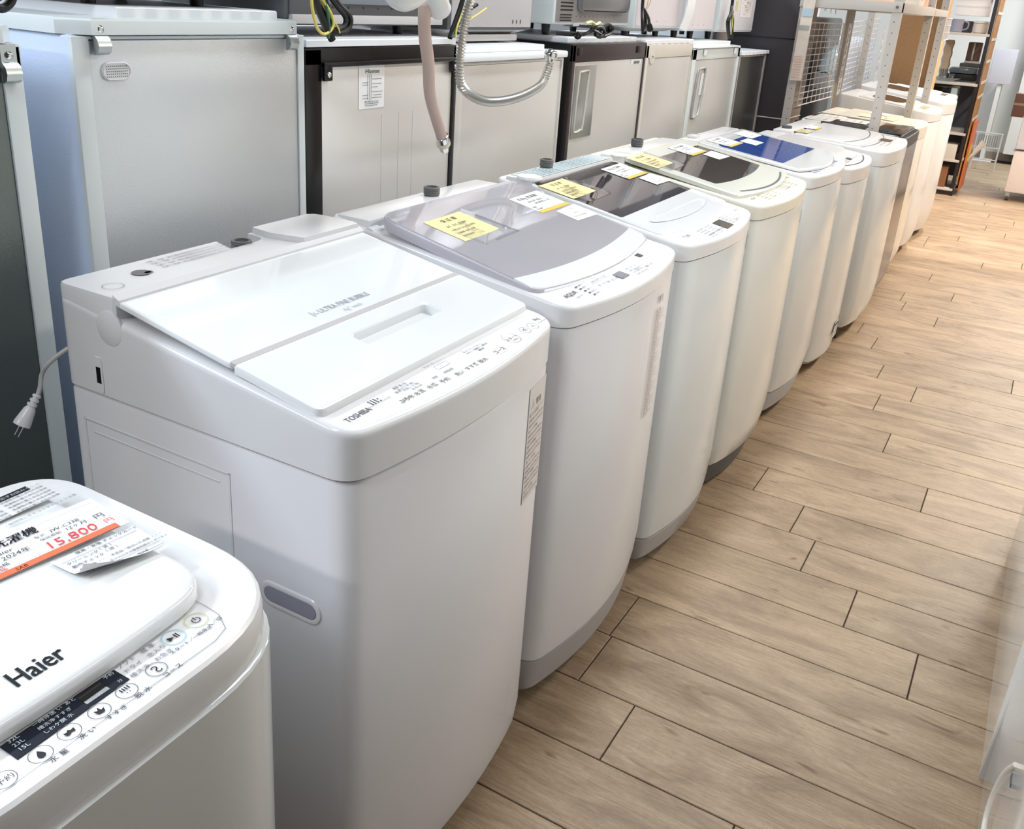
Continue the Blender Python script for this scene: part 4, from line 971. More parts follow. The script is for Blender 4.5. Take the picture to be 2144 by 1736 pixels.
st = Text(); st.put('Hisense', (-.0017, ya+.022, zb_-.018), Yv, Zv, .0135, width=.050, bold=.0001, lift=.0003)
for i, (a, b, w) in enumerate(((.012, .055, .02), (.012, .05, .02), (.045, .062, .035), (.045, .052, .035), (.045, .045, .02), (.012, .028, .02), (.012, .022, .02), (.045, .035, .038), (.05, .028, .03), (.045, .022, .036), (.02, .010, .05), (.02, .006, .045))): st.bar((-.0017, ya+a, za+b), Yv, Zv, w, .0009)
for a in (.03, .036, .042): st.bar((-.0017, ya+a, za+.018), Yv, Zv, .0009, .055)
st.put('警告 感電のおそれあり', (-.0017, ya+.02, za+.0125), Yv, Zv, .005, lift=.0003)
st.build('lettering', MINK, f2)
rb = MB()
for y in (-.02, .045, .10): rb.box(-.0035, -.0022, y, y+.0018, .55, 1.10, .0005)
rb.build('panel_crease', GALV2, f2)
f3 = fridge('white topped refrigerator with steel back behind the corrugated metal hose', X, 2.014, 2.602, 1.203, GALV2, GALV2, inset=(.03, .012), pz=.004, board=(-.27, .20), boardh=.016)
MB().box(-.48, .012, -.285, .298, 1.203, 1.222, .006).build('top_cap', PLATEW, f3); 
for o in f3.children:
    if o.name.startswith('top_board'): o.location.z = .020
f4 = fridge('brown black refrigerator with embossed plate on its steel back', X, 2.662, 3.252, 1.240, FBRN, GALV2, inset=(.020, .012), pz=.050, board=(-.26, .27), boardh=.015, wavy=.008, boardx=.04)
for o in list(f4.children):
    if o.name.startswith('cabinet'): o.data.materials[0] = FBLK
for y, w in ((-.265, .03), (.205, .035)): MB().box(.000, .003, y, y+w, 1.205, 1.228, .001).build('clip_hole', BLACK, f4)
# raised handle plate
pl = MB(); pl.box(-.003, .001, -.265, -.115, .95, 1.175, .002); pl.build('embossed_plate', mat('plate_silver', (.76, .76, .755), .3, .8), f4)
rr_ = MB(); pr = [Vector((.002, y, z)) for y, z in ((-.235, 1.155), (-.18, 1.158), (-.172, 1.14), (-.185, .99), (-.20, .975), (-.24, .97), (-.25, .99), (-.240, 1.145), (-.235, 1.155))]
rr_.tube(pr, .0035, 6, 2); rr_.build('embossed_rim', mat('rim_pale', (.80, .80, .75), .4), f4)
MB().quad((-.0025, .17, 1.165), (-.0025, .26, 1.165), (-.0025, .26, 1.182), (-.0025, .17, 1.182), .0005).build('barcode_label', PAPERG, f4)
bt = Text(); [bt.bar((-.0018, .195+i*.006, 1.168), Yv, Zv, .003, .010) for i in range(9)]; bt.build('barcode', MINK, f4)
f5 = fridge('ivory refrigerator with streaked steel back between the brown black and the handled one', X, 3.258, 3.745, 1.232, FIVORY, GALV2, inset=(.022, .006), pz=.045, board=(-.235, .26), boardh=.013, wavy=.006, boardx=.012)
lobe = MB(); lobe.cyl((-.004, -.185, 1.185), (1, 0, 0), .022, .005); lobe.build('screw_lobe', FIVORY, f5); screw(f5, .001, -.185, 1.188)
f6 = fridge('white refrigerator with white handle recess and small label on its back', X, 3.760, 4.398, 1.210, FW, GALV2, inset=(.045, .03), pz=.042, lip=(.004, .006, FW), board=(-.27, .25), boardh=.018, boardx=.03)
for y in (-.20, .215): MB().box(.002, .006, y, y+.035, 1.180, 1.205, .0015).build('clip', PLATEW, f6)
rr_ = MB(); rr_.tube([Vector((.002, y, z)) for y, z in ((-.225, 1.125), (-.16, 1.13), (-.14, 1.11), (-.165, .955), (-.19, .935), (-.235, .93), (-.25, .955), (-.235, 1.11), (-.225, 1.125))], .005, 6, 2); rr_.build('handle_rim', mat('rim_silver', (.75, .76, .76), .35, .6), f6)
MB().quad((-.0015, -.19, 1.02), (-.0015, -.115, 1.02), (-.0015, -.105, 1.11), (-.0015, -.18, 1.11), .0006).build('caution_label', PAPERG, f6)
f7 = fridge('grey steel backed refrigerator with white board right beside the dark pillar', X, 4.415, 4.860, 1.170, mat('fridge_grey', (.66, .64, .62), .4), mat('dark_galvanised2', (.50, .50, .49), .32, .88, bump=.15, bscale=300), inset=(.012, .028), pz=.006, board=(-.22, .225), boardh=.016, wavy=.006, boardx=-.004)
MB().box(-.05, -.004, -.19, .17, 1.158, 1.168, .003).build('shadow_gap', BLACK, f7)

# ================================================================== MICROWAVES AND OVENS on the fridges
GO = 'microwaves and ovens standing on the refrigerators'
def oven(label, X, y0, y1, z0, h, bodym, backm, D=.36, foot=.022, base=None, vents=(), holes=0, nm='microwave_oven'):
    cy = (y0+y1)/2; hw = (y1-y0)/2; t = empty(nm, label, 'microwave', (X, cy, z0), 0, GO)
    MB().box(-D, -.004, -hw, hw, foot+.012, foot+h, .008).build('cabinet', bodym, t)
    MB().box(-.006, 0, -hw+.012, hw-.012, foot+.02, foot+h-.01, .003).build('back_panel', backm, t)
    if base: MB().loft([[Vector((x, y, foot-.002)) for x, y in ((-D+.05, -hw+.05), (-.05, -hw+.05), (-.05, hw-.05), (-D+.05, hw-.05))], [Vector((x, y, foot+.014)) for x, y in ((-D+.01, -hw+.01), (-.008, -hw+.01), (-.008, hw-.01), (-D+.01, hw-.01))]]).build('base_pan', base, t)
    for sx in (-D+.07, -.075):
        for sy in (-1, 1): MB().cyl((sx, sy*(hw-.09), 0), (0, 0, 1), .012, foot+.012, .015, 14).build('foot', BLACK, t)
    if vents:
        v = Text()
        for (ya, yb, za, zb__, n) in vents:
            for i in range(n): v.bar((.0004, ya, za+(zb__-za)*i/n), Yv, Zv, yb-ya, (zb__-za)/n*.45)
        v.build('vent_slot', BLACK, t)
    if holes:
        v = Text()
        for i in range(holes): v.bar((.0004, -hw*.5+i*hw*1.1/holes, foot+.035), Yv, Zv, .003, .004)
        v.build('vent_hole', BLACK, t)
    return t
o1 = oven('dark grey microwave back above the black refrigerator', -1.36, 1.47, 2.035, 1.2615, .27, OVD, OVD, base=LGREY, holes=6)
MB().box(-.005, .006, -.27, .27, .026, .044, .002).build('rear_rail', LGREY, o1)
MB().box(-.002, .004, -.16, .24, .066, .09, .003).build('duct_cover', mat('duct_grey', (.50, .52, .55), .35), o1)
o2 = oven('silver backed microwave above the white topped refrigerator', -1.37, 2.075, 2.520, 1.240, .27, DGREY, mat('pearl_back', (.80, .79, .80), .3, .3), base=LGREY, holes=0)
v = Text(); [v.bar((.0008, .10+i*.022, .052), Yv, Zv, .004, .010) for i in range(3)]; v.build('vent_hole', BLACK, o2)
MB().box(-.30, -.02, -.16, .17, .004, .022, .004).build('drip_tray', LGREY, o2)
o3 = oven('white oven with grey louvred back above the brown black refrigerator', -1.37, 2.655, 3.235, 1.2565, .27, FW, mat('louvre_grey', (.66, .65, .65), .35, .5), D=.42, vents=((-.255, -.17, .075, .16, 8), (-.255, -.175, .045, .07, 3)), holes=10)
MB().box(.000, .022, -.14, .235, .075, .2, .02).build('duct_bulge', mat('duct_silver', (.62, .64, .66), .3, .7), o3)
kb = MB(); kb.lathe((-.10, -.29, .075), (0, -1, 0), [(.017, 0), (.018, .004), (.013, .010), (.004, .012)], 20); kb.build('knob', FW, o3)
for y in (-.16, .08): MB().box(-.001, .003, y, y+.04, .030, .040, .001).build('clip', LGREY, o3)
o4 = oven('white microwave with pinkish back and hanging plastic sheet above the ivory refrigerator', -1.38, 3.31, 3.80, 1.247, .28, FW, mat('pink_white', (.88, .85, .86), .35), base=LGREY, holes=3)
sh = MB(); n = 8; rows = []
for i in range(n+1):
    z = .27-.235*i/n; xo = .02+.02*math.sin(i/n*2.2)-.012*(i/n)**3*2
    rows.append([Vector((xo, .19, z)), Vector((xo+.012, .245, z-.01)), Vector((xo+.0125, .245, z-.01)), Vector((xo+.0005, .19, z))])
sh.loft(rows); sh.build('hanging_sheet', PAPER, o4)
o5 = oven('tall white oven side beside the one with the pale wiring label', -1.38, 3.835, 4.215, 1.236, .30, mat('cool_white', (.85, .88, .90), .3), mat('pink_white', (.88, .85, .86), .35), holes=3)
o6 = oven('white microwave with big pale wiring label above the handled refrigerator', -1.37, 4.250, 4.79, 1.2325, .30, FW, mat('pearl_white', (.87, .86, .87), .35), D=.40)
MB().quad((.0005, .02, .10), (.0005, .20, .10), (.0005, .20, .24), (.0005, .02, .24), .0006).build('wiring_label', mat('label_pinkish', (.88, .85, .83), .6), o6)
wl = Text(); random.seed(3)
for i in range(22): wl.bar((.0014, .03+random.random()*.10, .11+random.random()*.12), Yv, Zv, .01+random.random()*.04, .0012)
for i in range(14): wl.bar((.0014, .04+random.random()*.14, .11+random.random()*.08), Yv, Zv, .0012, .01+random.random()*.03)
wl.build('lettering', GINK, o6)
MB().quad((.0005, -.06, .13), (.0005, -.03, .13), (.0005, -.03, .17), (.0005, -.06, .17), .0006).build('energy_label', mat('tiny_label', (.80, .78, .55), .6), o6)
# small fridge behind the pillar's left, on a lower stand
o7 = empty('refrigerator', 'tall refrigerator partly hidden behind the dark pillar, higher than its neighbours', 'refrigerator', (-1.62, 5.18, 0), 0, GF)
MB().box(-.50, -.01, -.20, .25, .03, 1.34, .006).build('cabinet', mat('cool_white', (.85, .88, .90), .3), o7); MB().box(-.012, 0, -.175, .24, .05, 1.335, .002).build('back_panel', mat('warm_galv', (.60, .56, .55), .35, .7), o7)
MB().box(-.50, .01, -.20, .25, 1.34, 1.355, .003).build('top_board', PLATEW, o7); MB().box(-.005, .006, -.17, -.13, 1.30, 1.335, .002).build('bracket', ZINC, o7)
o8 = oven('small white appliance back on the half hidden refrigerator', -1.66, 4.99, 5.40, 1.355, .25, FW, mat('pink_white', (.88, .85, .86), .35), holes=2)

# ---- mains cables in bundles
def cable(label, pts_list, group='bundled mains cables lying on the appliances', base=None, r_=.0035, extra=None):
    t = empty('mains_cable', label, 'cable', base, 0, group); b = Vector(base)
    for j, (pts, m, rad) in enumerate(pts_list):
        MB().tube([Vector(p)-b for p in pts], rad, 7, 5).build('wire_loop', m, t)
    if extra: extra(t, b)
    return t
def loops(cx, cy, cz, dy, dz, n, m, rad, seed, ang=0, dx=.02):
    random.seed(seed); out = []
    for k in range(n):
        a = random.uniform(.8, 1.15); ph = random.uniform(-.25, .25)+ang; pts = []
        for i in range(9):
            t_ = i/8*math.tau; y = math.sin(t_)*dy*a*.5*(1-.3*math.cos(t_)); z = -dz*a*.5*(1-math.cos(t_))
            pts.append((cx+k*dx/n+.006*math.cos(t_*2), cy+y*math.cos(ph)-z*math.sin(ph), cz+z*math.cos(ph)+y*math.sin(ph)))
        out.append((pts, m, rad))
    return out
cable('black cable with yellow earth wire looped beside the black refrigerator top', [([(-1.27, 1.44, 1.44), (-1.26, 1.455, 1.38), (-1.255, 1.47, 1.33), (-1.25, 1.478, 1.30), (-1.25, 1.482, 1.272)], BLACK, .0055),
      ([(-1.25, 1.44, 1.385), (-1.25, 1.495, 1.335), (-1.25, 1.535, 1.308), (-1.25, 1.530, 1.285), (-1.25, 1.50, 1.277), (-1.25, 1.478, 1.29), (-1.25, 1.45, 1.33)], BLACK, .0055),
      ([(-1.25, 1.435, 1.375), (-1.25, 1.488, 1.332), (-1.25, 1.520, 1.307), (-1.25, 1.516, 1.29), (-1.25, 1.495, 1.284)], BLACK, .005),
      ([(-1.24, 1.412, 1.36), (-1.24, 1.455, 1.325), (-1.24, 1.472, 1.30), (-1.24, 1.466, 1.284), (-1.24, 1.445, 1.276), (-1.24, 1.425, 1.287), (-1.24, 1.413, 1.318), (-1.24, 1.41, 1.345)], YWIRE, .003),
      ([(-1.245, 1.418, 1.36), (-1.245, 1.436, 1.32), (-1.245, 1.46, 1.285), (-1.245, 1.475, 1.265)], BLACK, .0075),
      ([(-1.245, 1.43, 1.355), (-1.245, 1.455, 1.32), (-1.245, 1.49, 1.29), (-1.245, 1.497, 1.277)], YWIRE, .002),
      ([(-1.24, 1.43, 1.36), (-1.24, 1.45, 1.33), (-1.24, 1.46, 1.29), (-1.24, 1.457, 1.268)], GWIRE, .003)], base=(-1.25, 1.46, 1.2615))
cable('black cable bundle with green and yellow wires behind the white nozzle', [([(-1.28, 2.00, 1.36), (-1.28, 1.985, 1.33), (-1.28, 1.97, 1.305), (-1.28, 1.955, 1.280), (-1.28, 1.945, 1.262)], BLACK, .006),
      ([(-1.28, 2.06, 1.34), (-1.28, 2.02, 1.325), (-1.28, 1.985, 1.30), (-1.28, 1.955, 1.28)], BLACK, .005), ([(-1.275, 2.04, 1.36), (-1.275, 2.0, 1.33), (-1.275, 1.965, 1.29), (-1.275, 1.945, 1.265)], GWIRE, .0022),
      ([(-1.27, 2.03, 1.35), (-1.27, 2.01, 1.35), (-1.27, 1.985, 1.325), (-1.27, 1.96, 1.29), (-1.27, 1.955, 1.265)], YWIRE, .0022), ([(-1.27, 2.09, 1.333), (-1.27, 2.05, 1.318), (-1.27, 2.01, 1.305)], YWIRE, .0022)], base=(-1.27, 1.96, 1.2615))
def plugx(p, d):
    def f(t, b):
        mb = MB(); p0 = Vector(p)-b; dd = Vector(d).normalized(); mb.lathe(p0, dd, [(.004, 0), (.006, .01), (.010, .018), (.012, .036), (.009, .040)], 14); mb.build('plug', BLACK, t)
        pr = MB(); sd = dd.cross(Zv).normalized()
        for s in (-1, 1): pr.tube([p0+dd*.038+sd*s*.005, p0+dd*.055+sd*s*.005], .0015, 4, 1)
        pr.build('plug_prong', CHROME, t)
    return f
cable('tied black cable with plug lying on the brown black refrigerator', [([(-1.33, 2.60, 1.268), (-1.28, 2.66, 1.268), (-1.27, 2.70, 1.277), (-1.26, 2.72, 1.290), (-1.26, 2.76, 1.292), (-1.26, 2.79, 1.275), (-1.26, 2.76, 1.262), (-1.26, 2.72, 1.270)], BLACK, .0055),
      ([(-1.27, 2.71, 1.285), (-1.265, 2.75, 1.275), (-1.265, 2.79, 1.266), (-1.265, 2.84, 1.272), (-1.265, 2.86, 1.288), (-1.265, 2.82, 1.298), (-1.265, 2.78, 1.285), (-1.265, 2.74, 1.268)], BLACK, .0055),
      ([(-1.275, 2.78, 1.28), (-1.275, 2.82, 1.262), (-1.275, 2.855, 1.275), (-1.275, 2.835, 1.292), (-1.275, 2.80, 1.285)], BLACK, .005), ([(-1.28, 2.69, 1.300), (-1.28, 2.73, 1.304), (-1.28, 2.76, 1.296), (-1.28, 2.79, 1.303)], mat('paper_tie', (.93, .90, .68), .7), .005)],
      base=(-1.28, 2.73, 1.256), extra=plugx((-1.285, 2.665, 1.268), (.3, -1, -.05)))
cable('black cable and plug hanging in a clear bag between two ovens', [([(-1.33, 3.24, 1.40), (-1.33, 3.245, 1.35), (-1.32, 3.235, 1.305), (-1.32, 3.25, 1.275), (-1.32, 3.268, 1.30), (-1.33, 3.262, 1.34)], BLACK, .006),
      ([(-1.33, 3.26, 1.35), (-1.32, 3.285, 1.32), (-1.32, 3.30, 1.30)], BLACK, .0055), ([(-1.34, 3.30, 1.42), (-1.34, 3.34, 1.38), (-1.34, 3.31, 1.35), (-1.34, 3.33, 1.42)], mat('thin_gold', (.75, .62, .40), .5), .0015)], base=(-1.32, 3.26, 1.25), extra=plugx((-1.32, 3.296, 1.31), (0, .5, -.8)))
cable('black and green cable hanging on the face of the white microwave with the pale label', [([(-1.34, 4.30, 1.42), (-1.34, 4.305, 1.38), (-1.33, 4.27, 1.345), (-1.33, 4.245, 1.315), (-1.33, 4.27, 1.275), (-1.33, 4.30, 1.245)], BLACK, .0075),
      ([(-1.335, 4.30, 1.36), (-1.33, 4.315, 1.32), (-1.33, 4.325, 1.28), (-1.33, 4.345, 1.245)], BLACK, .0065), ([(-1.325, 4.29, 1.35), (-1.325, 4.30, 1.31), (-1.325, 4.30, 1.26)], YWIRE, .0025), ([(-1.325, 4.27, 1.34), (-1.325, 4.26, 1.31), (-1.325, 4.285, 1.26)], GWIRE, .0025)], base=(-1.33, 4.29, 1.2325))
cable('black cable loop on the far small white appliance', [([(-1.62, 5.08, 1.47), (-1.62, 5.07, 1.42), (-1.62, 5.10, 1.375), (-1.62, 5.14, 1.385), (-1.62, 5.12, 1.42), (-1.62, 5.07, 1.44)], BLACK, .006)], base=(-1.62, 5.10, 1.355))
cable('black and green cable loop dangling at the top left corner', [([(-1.22, .72, 1.40), (-1.22, .745, 1.34), (-1.22, .765, 1.318), (-1.22, .785, 1.312), (-1.22, .80, 1.33), (-1.22, .79, 1.38)], BLACK, .006),
      ([(-1.215, .74, 1.40), (-1.215, .755, 1.33), (-1.215, .77, 1.323), (-1.215, .785, 1.34), (-1.215, .78, 1.40)], BLACK, .0055), ([(-1.21, .75, 1.38), (-1.21, .762, 1.335), (-1.21, .775, 1.34), (-1.21, .785, 1.38)], GWIRE, .003),
      ([(-1.22, .78, 1.40), (-1.22, .795, 1.345), (-1.22, .81, 1.335), (-1.22, .82, 1.36), (-1.22, .81, 1.41)], BLACK, .0055)], base=(-1.22, .77, 1.31))

# dark shapes on the first fridge (another appliance seen from below the frame top)
oA = oven('dark microwave whose underside just shows above the big white refrigerator', -1.36, .985, 1.40, 1.3125, .27, BLACK, BLACK, holes=0)

# ================================================================== HOSES
def hoses():
    t = empty('nozzle_hose', 'white plastic nozzle with a beige rubber hose and chrome coupling hanging down', 'hose', (-1.12, 1.58, 1.40)); b = Vector((-1.12, 1.58, 1.40))
    P = lambda x, y, z: Vector((x, y, z))-b
    MB().tube([P(-1.06, 1.520, 1.345), P(-1.075, 1.545, 1.29), P(-1.095, 1.590, 1.23), P(-1.13, 1.650, 1.165), P(-1.17, 1.735, 1.105), P(-1.185, 1.785, 1.055)], .0125, 16, 6).build('rubber_hose', HOSE, t)
    d = (P(-1.20, 1.830, 1.000)-P(-1.18, 1.775, 1.065)).normalized(); p0 = P(-1.183, 1.781, 1.060)
    MB().lathe(p0, d, [(.0125, 0), (.0145, .001), (.0145, .018), (.0125, .019)], 20).build('ferrule', CHROME, t)
    MB().lathe(p0+d*.019, d, [(.013, 0), (.0165, .002), (.0165, .010), (.013, .012)], 20).build('collar', mat('ivory_collar', (.88, .84, .74), .4), t)
    MB().lathe(p0+d*.031, d, [(.011, 0), (.0125, .002), (.0125, .008), (.0105, .009), (.0115, .012), (.0115, .019), (.008, .019)], 6).build('nut', CHROME, t)
    # white nozzle body: fat ribbed left end, waist, right handle
    NZ = mat('nozzle_white', (.88, .885, .88), .18)
    def rad(s): return .0235-.0075*math.exp(-((s-.62)/.16)**2)
    MB().tube([P(-1.03, 1.372, 1.392), P(-1.03, 1.388, 1.362), P(-1.03, 1.412, 1.352), P(-1.03, 1.445, 1.358), P(-1.03, 1.480, 1.368), P(-1.04, 1.510, 1.368), P(-1.05, 1.535, 1.356), P(-1.055, 1.556, 1.344)], rad, 22, 7).build('nozzle_body', NZ, t)
    for k in range(6):
        a = k/5; c = P(-1.03, 1.374+.016*a, 1.386-.024*a); dd = Vector((0, .4+.3*a, -.9)).normalized(); s = Vector((1, 0, 0)); w_ = dd.cross(s)
        MB().tube([c+(s*math.cos(q*math.tau/20)+w_*math.sin(q*math.tau/20))*.0238 for q in range(21)], .0012, 5, 1, False).build('grip_rib', NZ, t)
    MB().tube([P(-1.052, 1.545, 1.350), P(-1.056, 1.562, 1.339), P(-1.058, 1.572, 1.333)], .0215, 20, 1).build('nozzle_sleeve', WHITE, t)
    # corrugated metal hose
    t2 = empty('metal_hose', 'corrugated metal flexible hose looped over the white topped refrigerator with a chrome ball end', 'hose', (-1.16, 1.80, 1.40)); b2 = Vector((-1.16, 1.80, 1.40))
    pts = [Vector(p)-b2 for p in ((-1.13, 1.800, 1.47), (-1.14, 1.812, 1.40), (-1.15, 1.818, 1.345), (-1.15, 1.797, 1.273), (-1.15, 1.792, 1.203), (-1.15, 1.821, 1.16), (-1.15, 1.918, 1.131), (-1.15, 2.054, 1.131), (-1.15, 2.176, 1.154), (-1.15, 2.212, 1.192), (-1.15, 2.222, 1.212))]
    # dense resample, radius ripples
    q = []
    Pp = [pts[0]]+pts+[pts[-1]]
    for i in range(1, len(Pp)-2):
        for k in range(14):
            u = k/14; a, bb, c, d_ = Pp[i-1], Pp[i], Pp[i+1], Pp[i+2]
            q.append(.5*((2*bb)+(c-a)*u+(2*a-5*bb+4*c-d_)*u*u+(-a+3*bb-3*c+d_)*u**3))
    L = [0]
    for i in range(1, len(q)): L.append(L[-1]+(q[i]-q[i-1]).length)
    n = int(L[-1]/.0017); res = []; j = 0
    for k in range(n):
        s = L[-1]*k/(n-1)
        while j < len(L)-2 and L[j+1] < s: j += 1
        res.append(q[j].lerp(q[j+1], (s-L[j])/max(1e-9, L[j+1]-L[j])))
    cnt = [0]
    def rr2(s): return .0086+.0030*math.cos(s*(n-1)*math.pi/2)
    MB().tube(res, rr2, 12, 1).build('corrugated_tube', mat('hose_steel', (.86, .85, .83), .28, .8), t2)
    MB().lathe(pts[-1], (0, .1, 1), [(.010, 0), (.012, .003), (.0165, .010), (.0175, .018), (.0155, .026), (.009, .032), (.002, .033)], 20).build('ball_end', CHROME, t2)
hoses()

# ================================================================== PILLAR, SHELF, GRIDS
p = empty('pillar', 'square dark brown pillar behind the last refrigerator', 'pillar', (-1.35, 5.05, 0))
MB().box(-.17, .185, -.16, .14, 0, 2.72, .002).build('column', PILLM, p)
MB().box(.1855, .1885, -.155, .14, 0, 2.72, .001).build('edge_strip', mat('tan_strip', (.55, .48, .44), .5), p)
bd = MB(); bd.tube([(-.172, -.163, .862), (.19, -.163, .860), (.192, .13, .860)], .003, 6, 1); bd.build('white_tie', WIREW, p)
bd = MB(); bd.tube([(-.172, -.163, 1.245), (.19, -.163, 1.245), (.192, .13, 1.245)], .0025, 6, 1); bd.build('black_tie', BLACK, p)
ps = empty('paper_strip', 'long narrow faded printed sheet hanging beside the dark pillar', 'paper', (-1.10, 4.77, 1.25))
rows = []
for i in range(9):
    z = .24-.43*i/8; x = -.045+.028*(1-i/8)*.2-.0*i; rows.append([Vector((x, -.002, z)), Vector((x+.055, 0, z+.002)), Vector((x+.055, .0012, z+.002)), Vector((x, -.0008, z))])
MB().loft(rows).build('sheet', mat('faded_print', (.84, .80, .75), .7, var=.10, vscale=25), ps)
MB().box(-.040, .010, -.004, -.003, .105, .14).build('print_patch', mat('blue_print', (.66, .74, .79), .7), ps)
MB().box(-.044, .006, -.004, -.003, .045, .065).build('print_patch', mat('grey_print', (.62, .62, .60), .7), ps)
tx = Text()
for i in range(9): tx.bar((-.040, -.004, -.08-i*.012), Xv, Zv, .04, .003)
tx.build('print_line', mat('pink_print', (.82, .62, .58), .7), ps)

sh = empty('storage_shelf', 'pale steel slotted angle shelf unit standing over the far washing machines', 'shelf', (-.93, 5.4, 0))
O_ = Vector((-.93, 5.4, 0))
def post(x, y, sx, sy):
    mb = MB(); x -= O_.x; y -= O_.y; w = .042; th = .0025
    pts = [(0, 0), (w*sx, 0), (w*sx, th*sy), (th*sx, th*sy), (th*sx, w*sy), (0, w*sy)]
    if sx*sy < 0: pts = pts[::-1]
    mb.loft([ringz([(x+a, y+b_) for a, b_ in pts], 0.0), ringz([(x+a, y+b_) for a, b_ in pts], 2.1)]); o = mb.build('post', SHELFW, sh)
    h = Text()
    for k in range(42):
        h.ring(Vector((x+sx*.024, y-.0006*sy, .06+k*.048)), Xv, Zv, .0028, .0027, n=6, lift=.0006)
    hm = h.build('slot', MINK, o)
# foot ends stand on the floor between the machines
post(-.700, 4.792, -1, 1); post(-.705, 5.968, -1, 1); post(-1.16, 4.800, 1, 1); post(-1.165, 5.985, 1, -1)
def beam(x0, x1, y0, y1, z0, z1, nm='beam'): MB().box(x0-O_.x, x1-O_.x, y0-O_.y, y1-O_.y, z0, z1, .0015).build(nm, SHELFW, sh)
beam(-1.16, -.70, 4.788, 4.792, 1.398, 1.442); beam(-.704, -.700, 4.79, 6.0, 1.396, 1.440); beam(-1.16, -.70, 5.99, 5.994, 1.398, 1.442); beam(-1.162, -1.158, 4.79, 6.0, 1.398, 1.442)
beam(-1.155, -.705, 4.795, 5.985, 1.405, 1.409, 'shelf_board')
beam(-1.16, -.70, 4.788, 4.792, 2.03, 2.07); beam(-.704, -.700, 4.79, 6.0, 2.03, 2.07)
MB().cyl((-.722-O_.x, 4.786-O_.y, 1.42), (0, -1, 0), .006, .004, n=10).build('bolt', DGREY, sh)
sh2 = empty('storage_shelf', 'second pale shelf unit beyond, its slotted posts behind the arched washing machine', 'shelf', (-.95, 6.6, 0)); O_ = Vector((-.95, 6.6, 0)); sh_keep = sh; sh = sh2
post(-.700, 6.600, -1, 1); post(-1.16, 6.60, 1, 1); beam(-.704, -.700, 6.02, 6.60, 1.398, 1.436); beam(-1.16, -.70, 6.600, 6.604, 1.398, 1.436)
sh = sh_keep
# boxes on the shelf board
for (x0, x1, y0, y1, h, c, lb) in ((-.98, -.82, 5.15, 5.35, .12, (.90, .76, .66), 'peach box on the shelf board'), (-.80, -.72, 5.45, 5.62, .14, (.88, .84, .80), 'pale cream box on the shelf board'), (-.85, -.73, 5.68, 5.88, .15, (.90, .70, .62), 'pinkish orange box on the shelf board')):
    b = empty('storage_box', lb, 'box', ((x0+x1)/2, (y0+y1)/2, 1.4095), 0, 'boxes on the storage shelf'); hx, hy = (x1-x0)/2, (y1-y0)/2
    MB().box(-hx, hx, -hy, hy, 0, h, .003).build('carton', mat('box'+lb[:4], c, .7), b); MB().box(-hx-.001, hx+.001, -.02, .02, h*.4, h+.001).build('tape', mat('tape', (.80, .70, .55), .4), b)
def grid(label, o, du, dv, nu, nv, w, h, r_=.0022, group='white wire mesh panels'):
    t = empty('wire_mesh_panel', label, 'mesh panel', o, 0, group); du = Vector(du).normalized(); dv = Vector(dv).normalized(); nrm = du.cross(dv)
    for i in range(nu+1): MB().tube([du*w*i/nu, du*w*i/nu+dv*h], r_ if 0 < i < nu else r_*1.5, 5, 1).build('wire', WIREW, t)
    for j in range(nv+1): MB().tube([dv*h*j/nv+nrm*r_*1.6, dv*h*j/nv+du*w+nrm*r_*1.6], r_ if 0 < j < nv else r_*1.5, 5, 1).build('wire', WIREW, t)
    return t
grid('white wire mesh panel hanging on the back of the shelf, nearer the pillar', (-1.145, 5.02, .922), (0, 1, 0), (0, .0, 1), 8, 13, .80, .405)
grid('white wire mesh panel hanging on the back of the shelf, farther along', (-1.178, 6.0, .925), (0, 1, .03), (0, .0, 1), 12, 13, 1.15, .405)
for k, y in enumerate((5.86, 7.06)):
    tr = empty('lattice_strip', ('zigzag wire strip between the two mesh panels', 'zigzag wire strip at the far end of the second mesh panel')[k], 'wire strip', (-1.12, y, .93), 0, 'zigzag wire strips')
    for dy in (0, .06): MB().tube([(0, dy, 0), (0, dy, .40)], .003, 5, 1).build('rod', WIREW, tr)
    MB().tube([(0, .06*(i % 2), .40*i/12) for i in range(13)], .0022, 5, 1).build('zigzag_wire', WIREW, tr)
grid('small white wire mesh in front of the brown board', (-.70, 6.66, 1.262), (-.06, 1, 0), (0, 0, 1), 8, 3, .62, .13)

# brown boards beyond the shelf
bb = empty('wooden_cabinet', 'open brown particle board cabinet with pale edge standing behind the shelf posts', 'cabinet', (-.98, 7.95, 0))
MB().box(-.22, .125, 0, .015, .0, 1.55).build('back_board', BRWN, bb); MB().box(.110, .125, -.10, .30, 0, 1.55).build('side_board', BRWNL, bb)

# ================================================================== FAR RACK with kitchenware
rk = empty('display_rack', 'black metal display rack with white boards of kitchenware at the far end', 'rack', (-.77, 8.9, 0)); RO = Vector((-.77, 8.9, 0))
def rbox(nm, m, x0, x1, y0, y1, z0, z1, b=.001): return MB().box(x0-RO.x, x1-RO.x, y0-RO.y, y1-RO.y, z0, z1, b).build(nm, m, rk)
for x in (-.99, -.60):
    for y in (8.70, 9.18): rbox('post', RACKB, x, x+.028, y, y+.028, 0, 1.75)
for z in (.06, .30, .52, .915, 1.30, 1.62):
    rbox('shelf_board', mat('rack_board', (.82, .80, .77), .4), -.985, -.58, 8.695, 9.2, z-.02, z)
rbox('rack_back', mat('rack_back', (.36, .37, .40), .5), -.97, -.585, 9.205, 9.21, .1, .88)
for i in range(5): rbox('slat', WOODO, -.566, -.556, 8.70+i*.105, 8.755+i*.105, .10, 1.72)
for z in (.30, .62, .80, .915, 1.08, 1.25, 1.45, 1.60): rbox('slat_tie', mat('tie_pale', (.83, .80, .75), .5), -.558, -.552, 8.69, 9.21, z, z+.022)
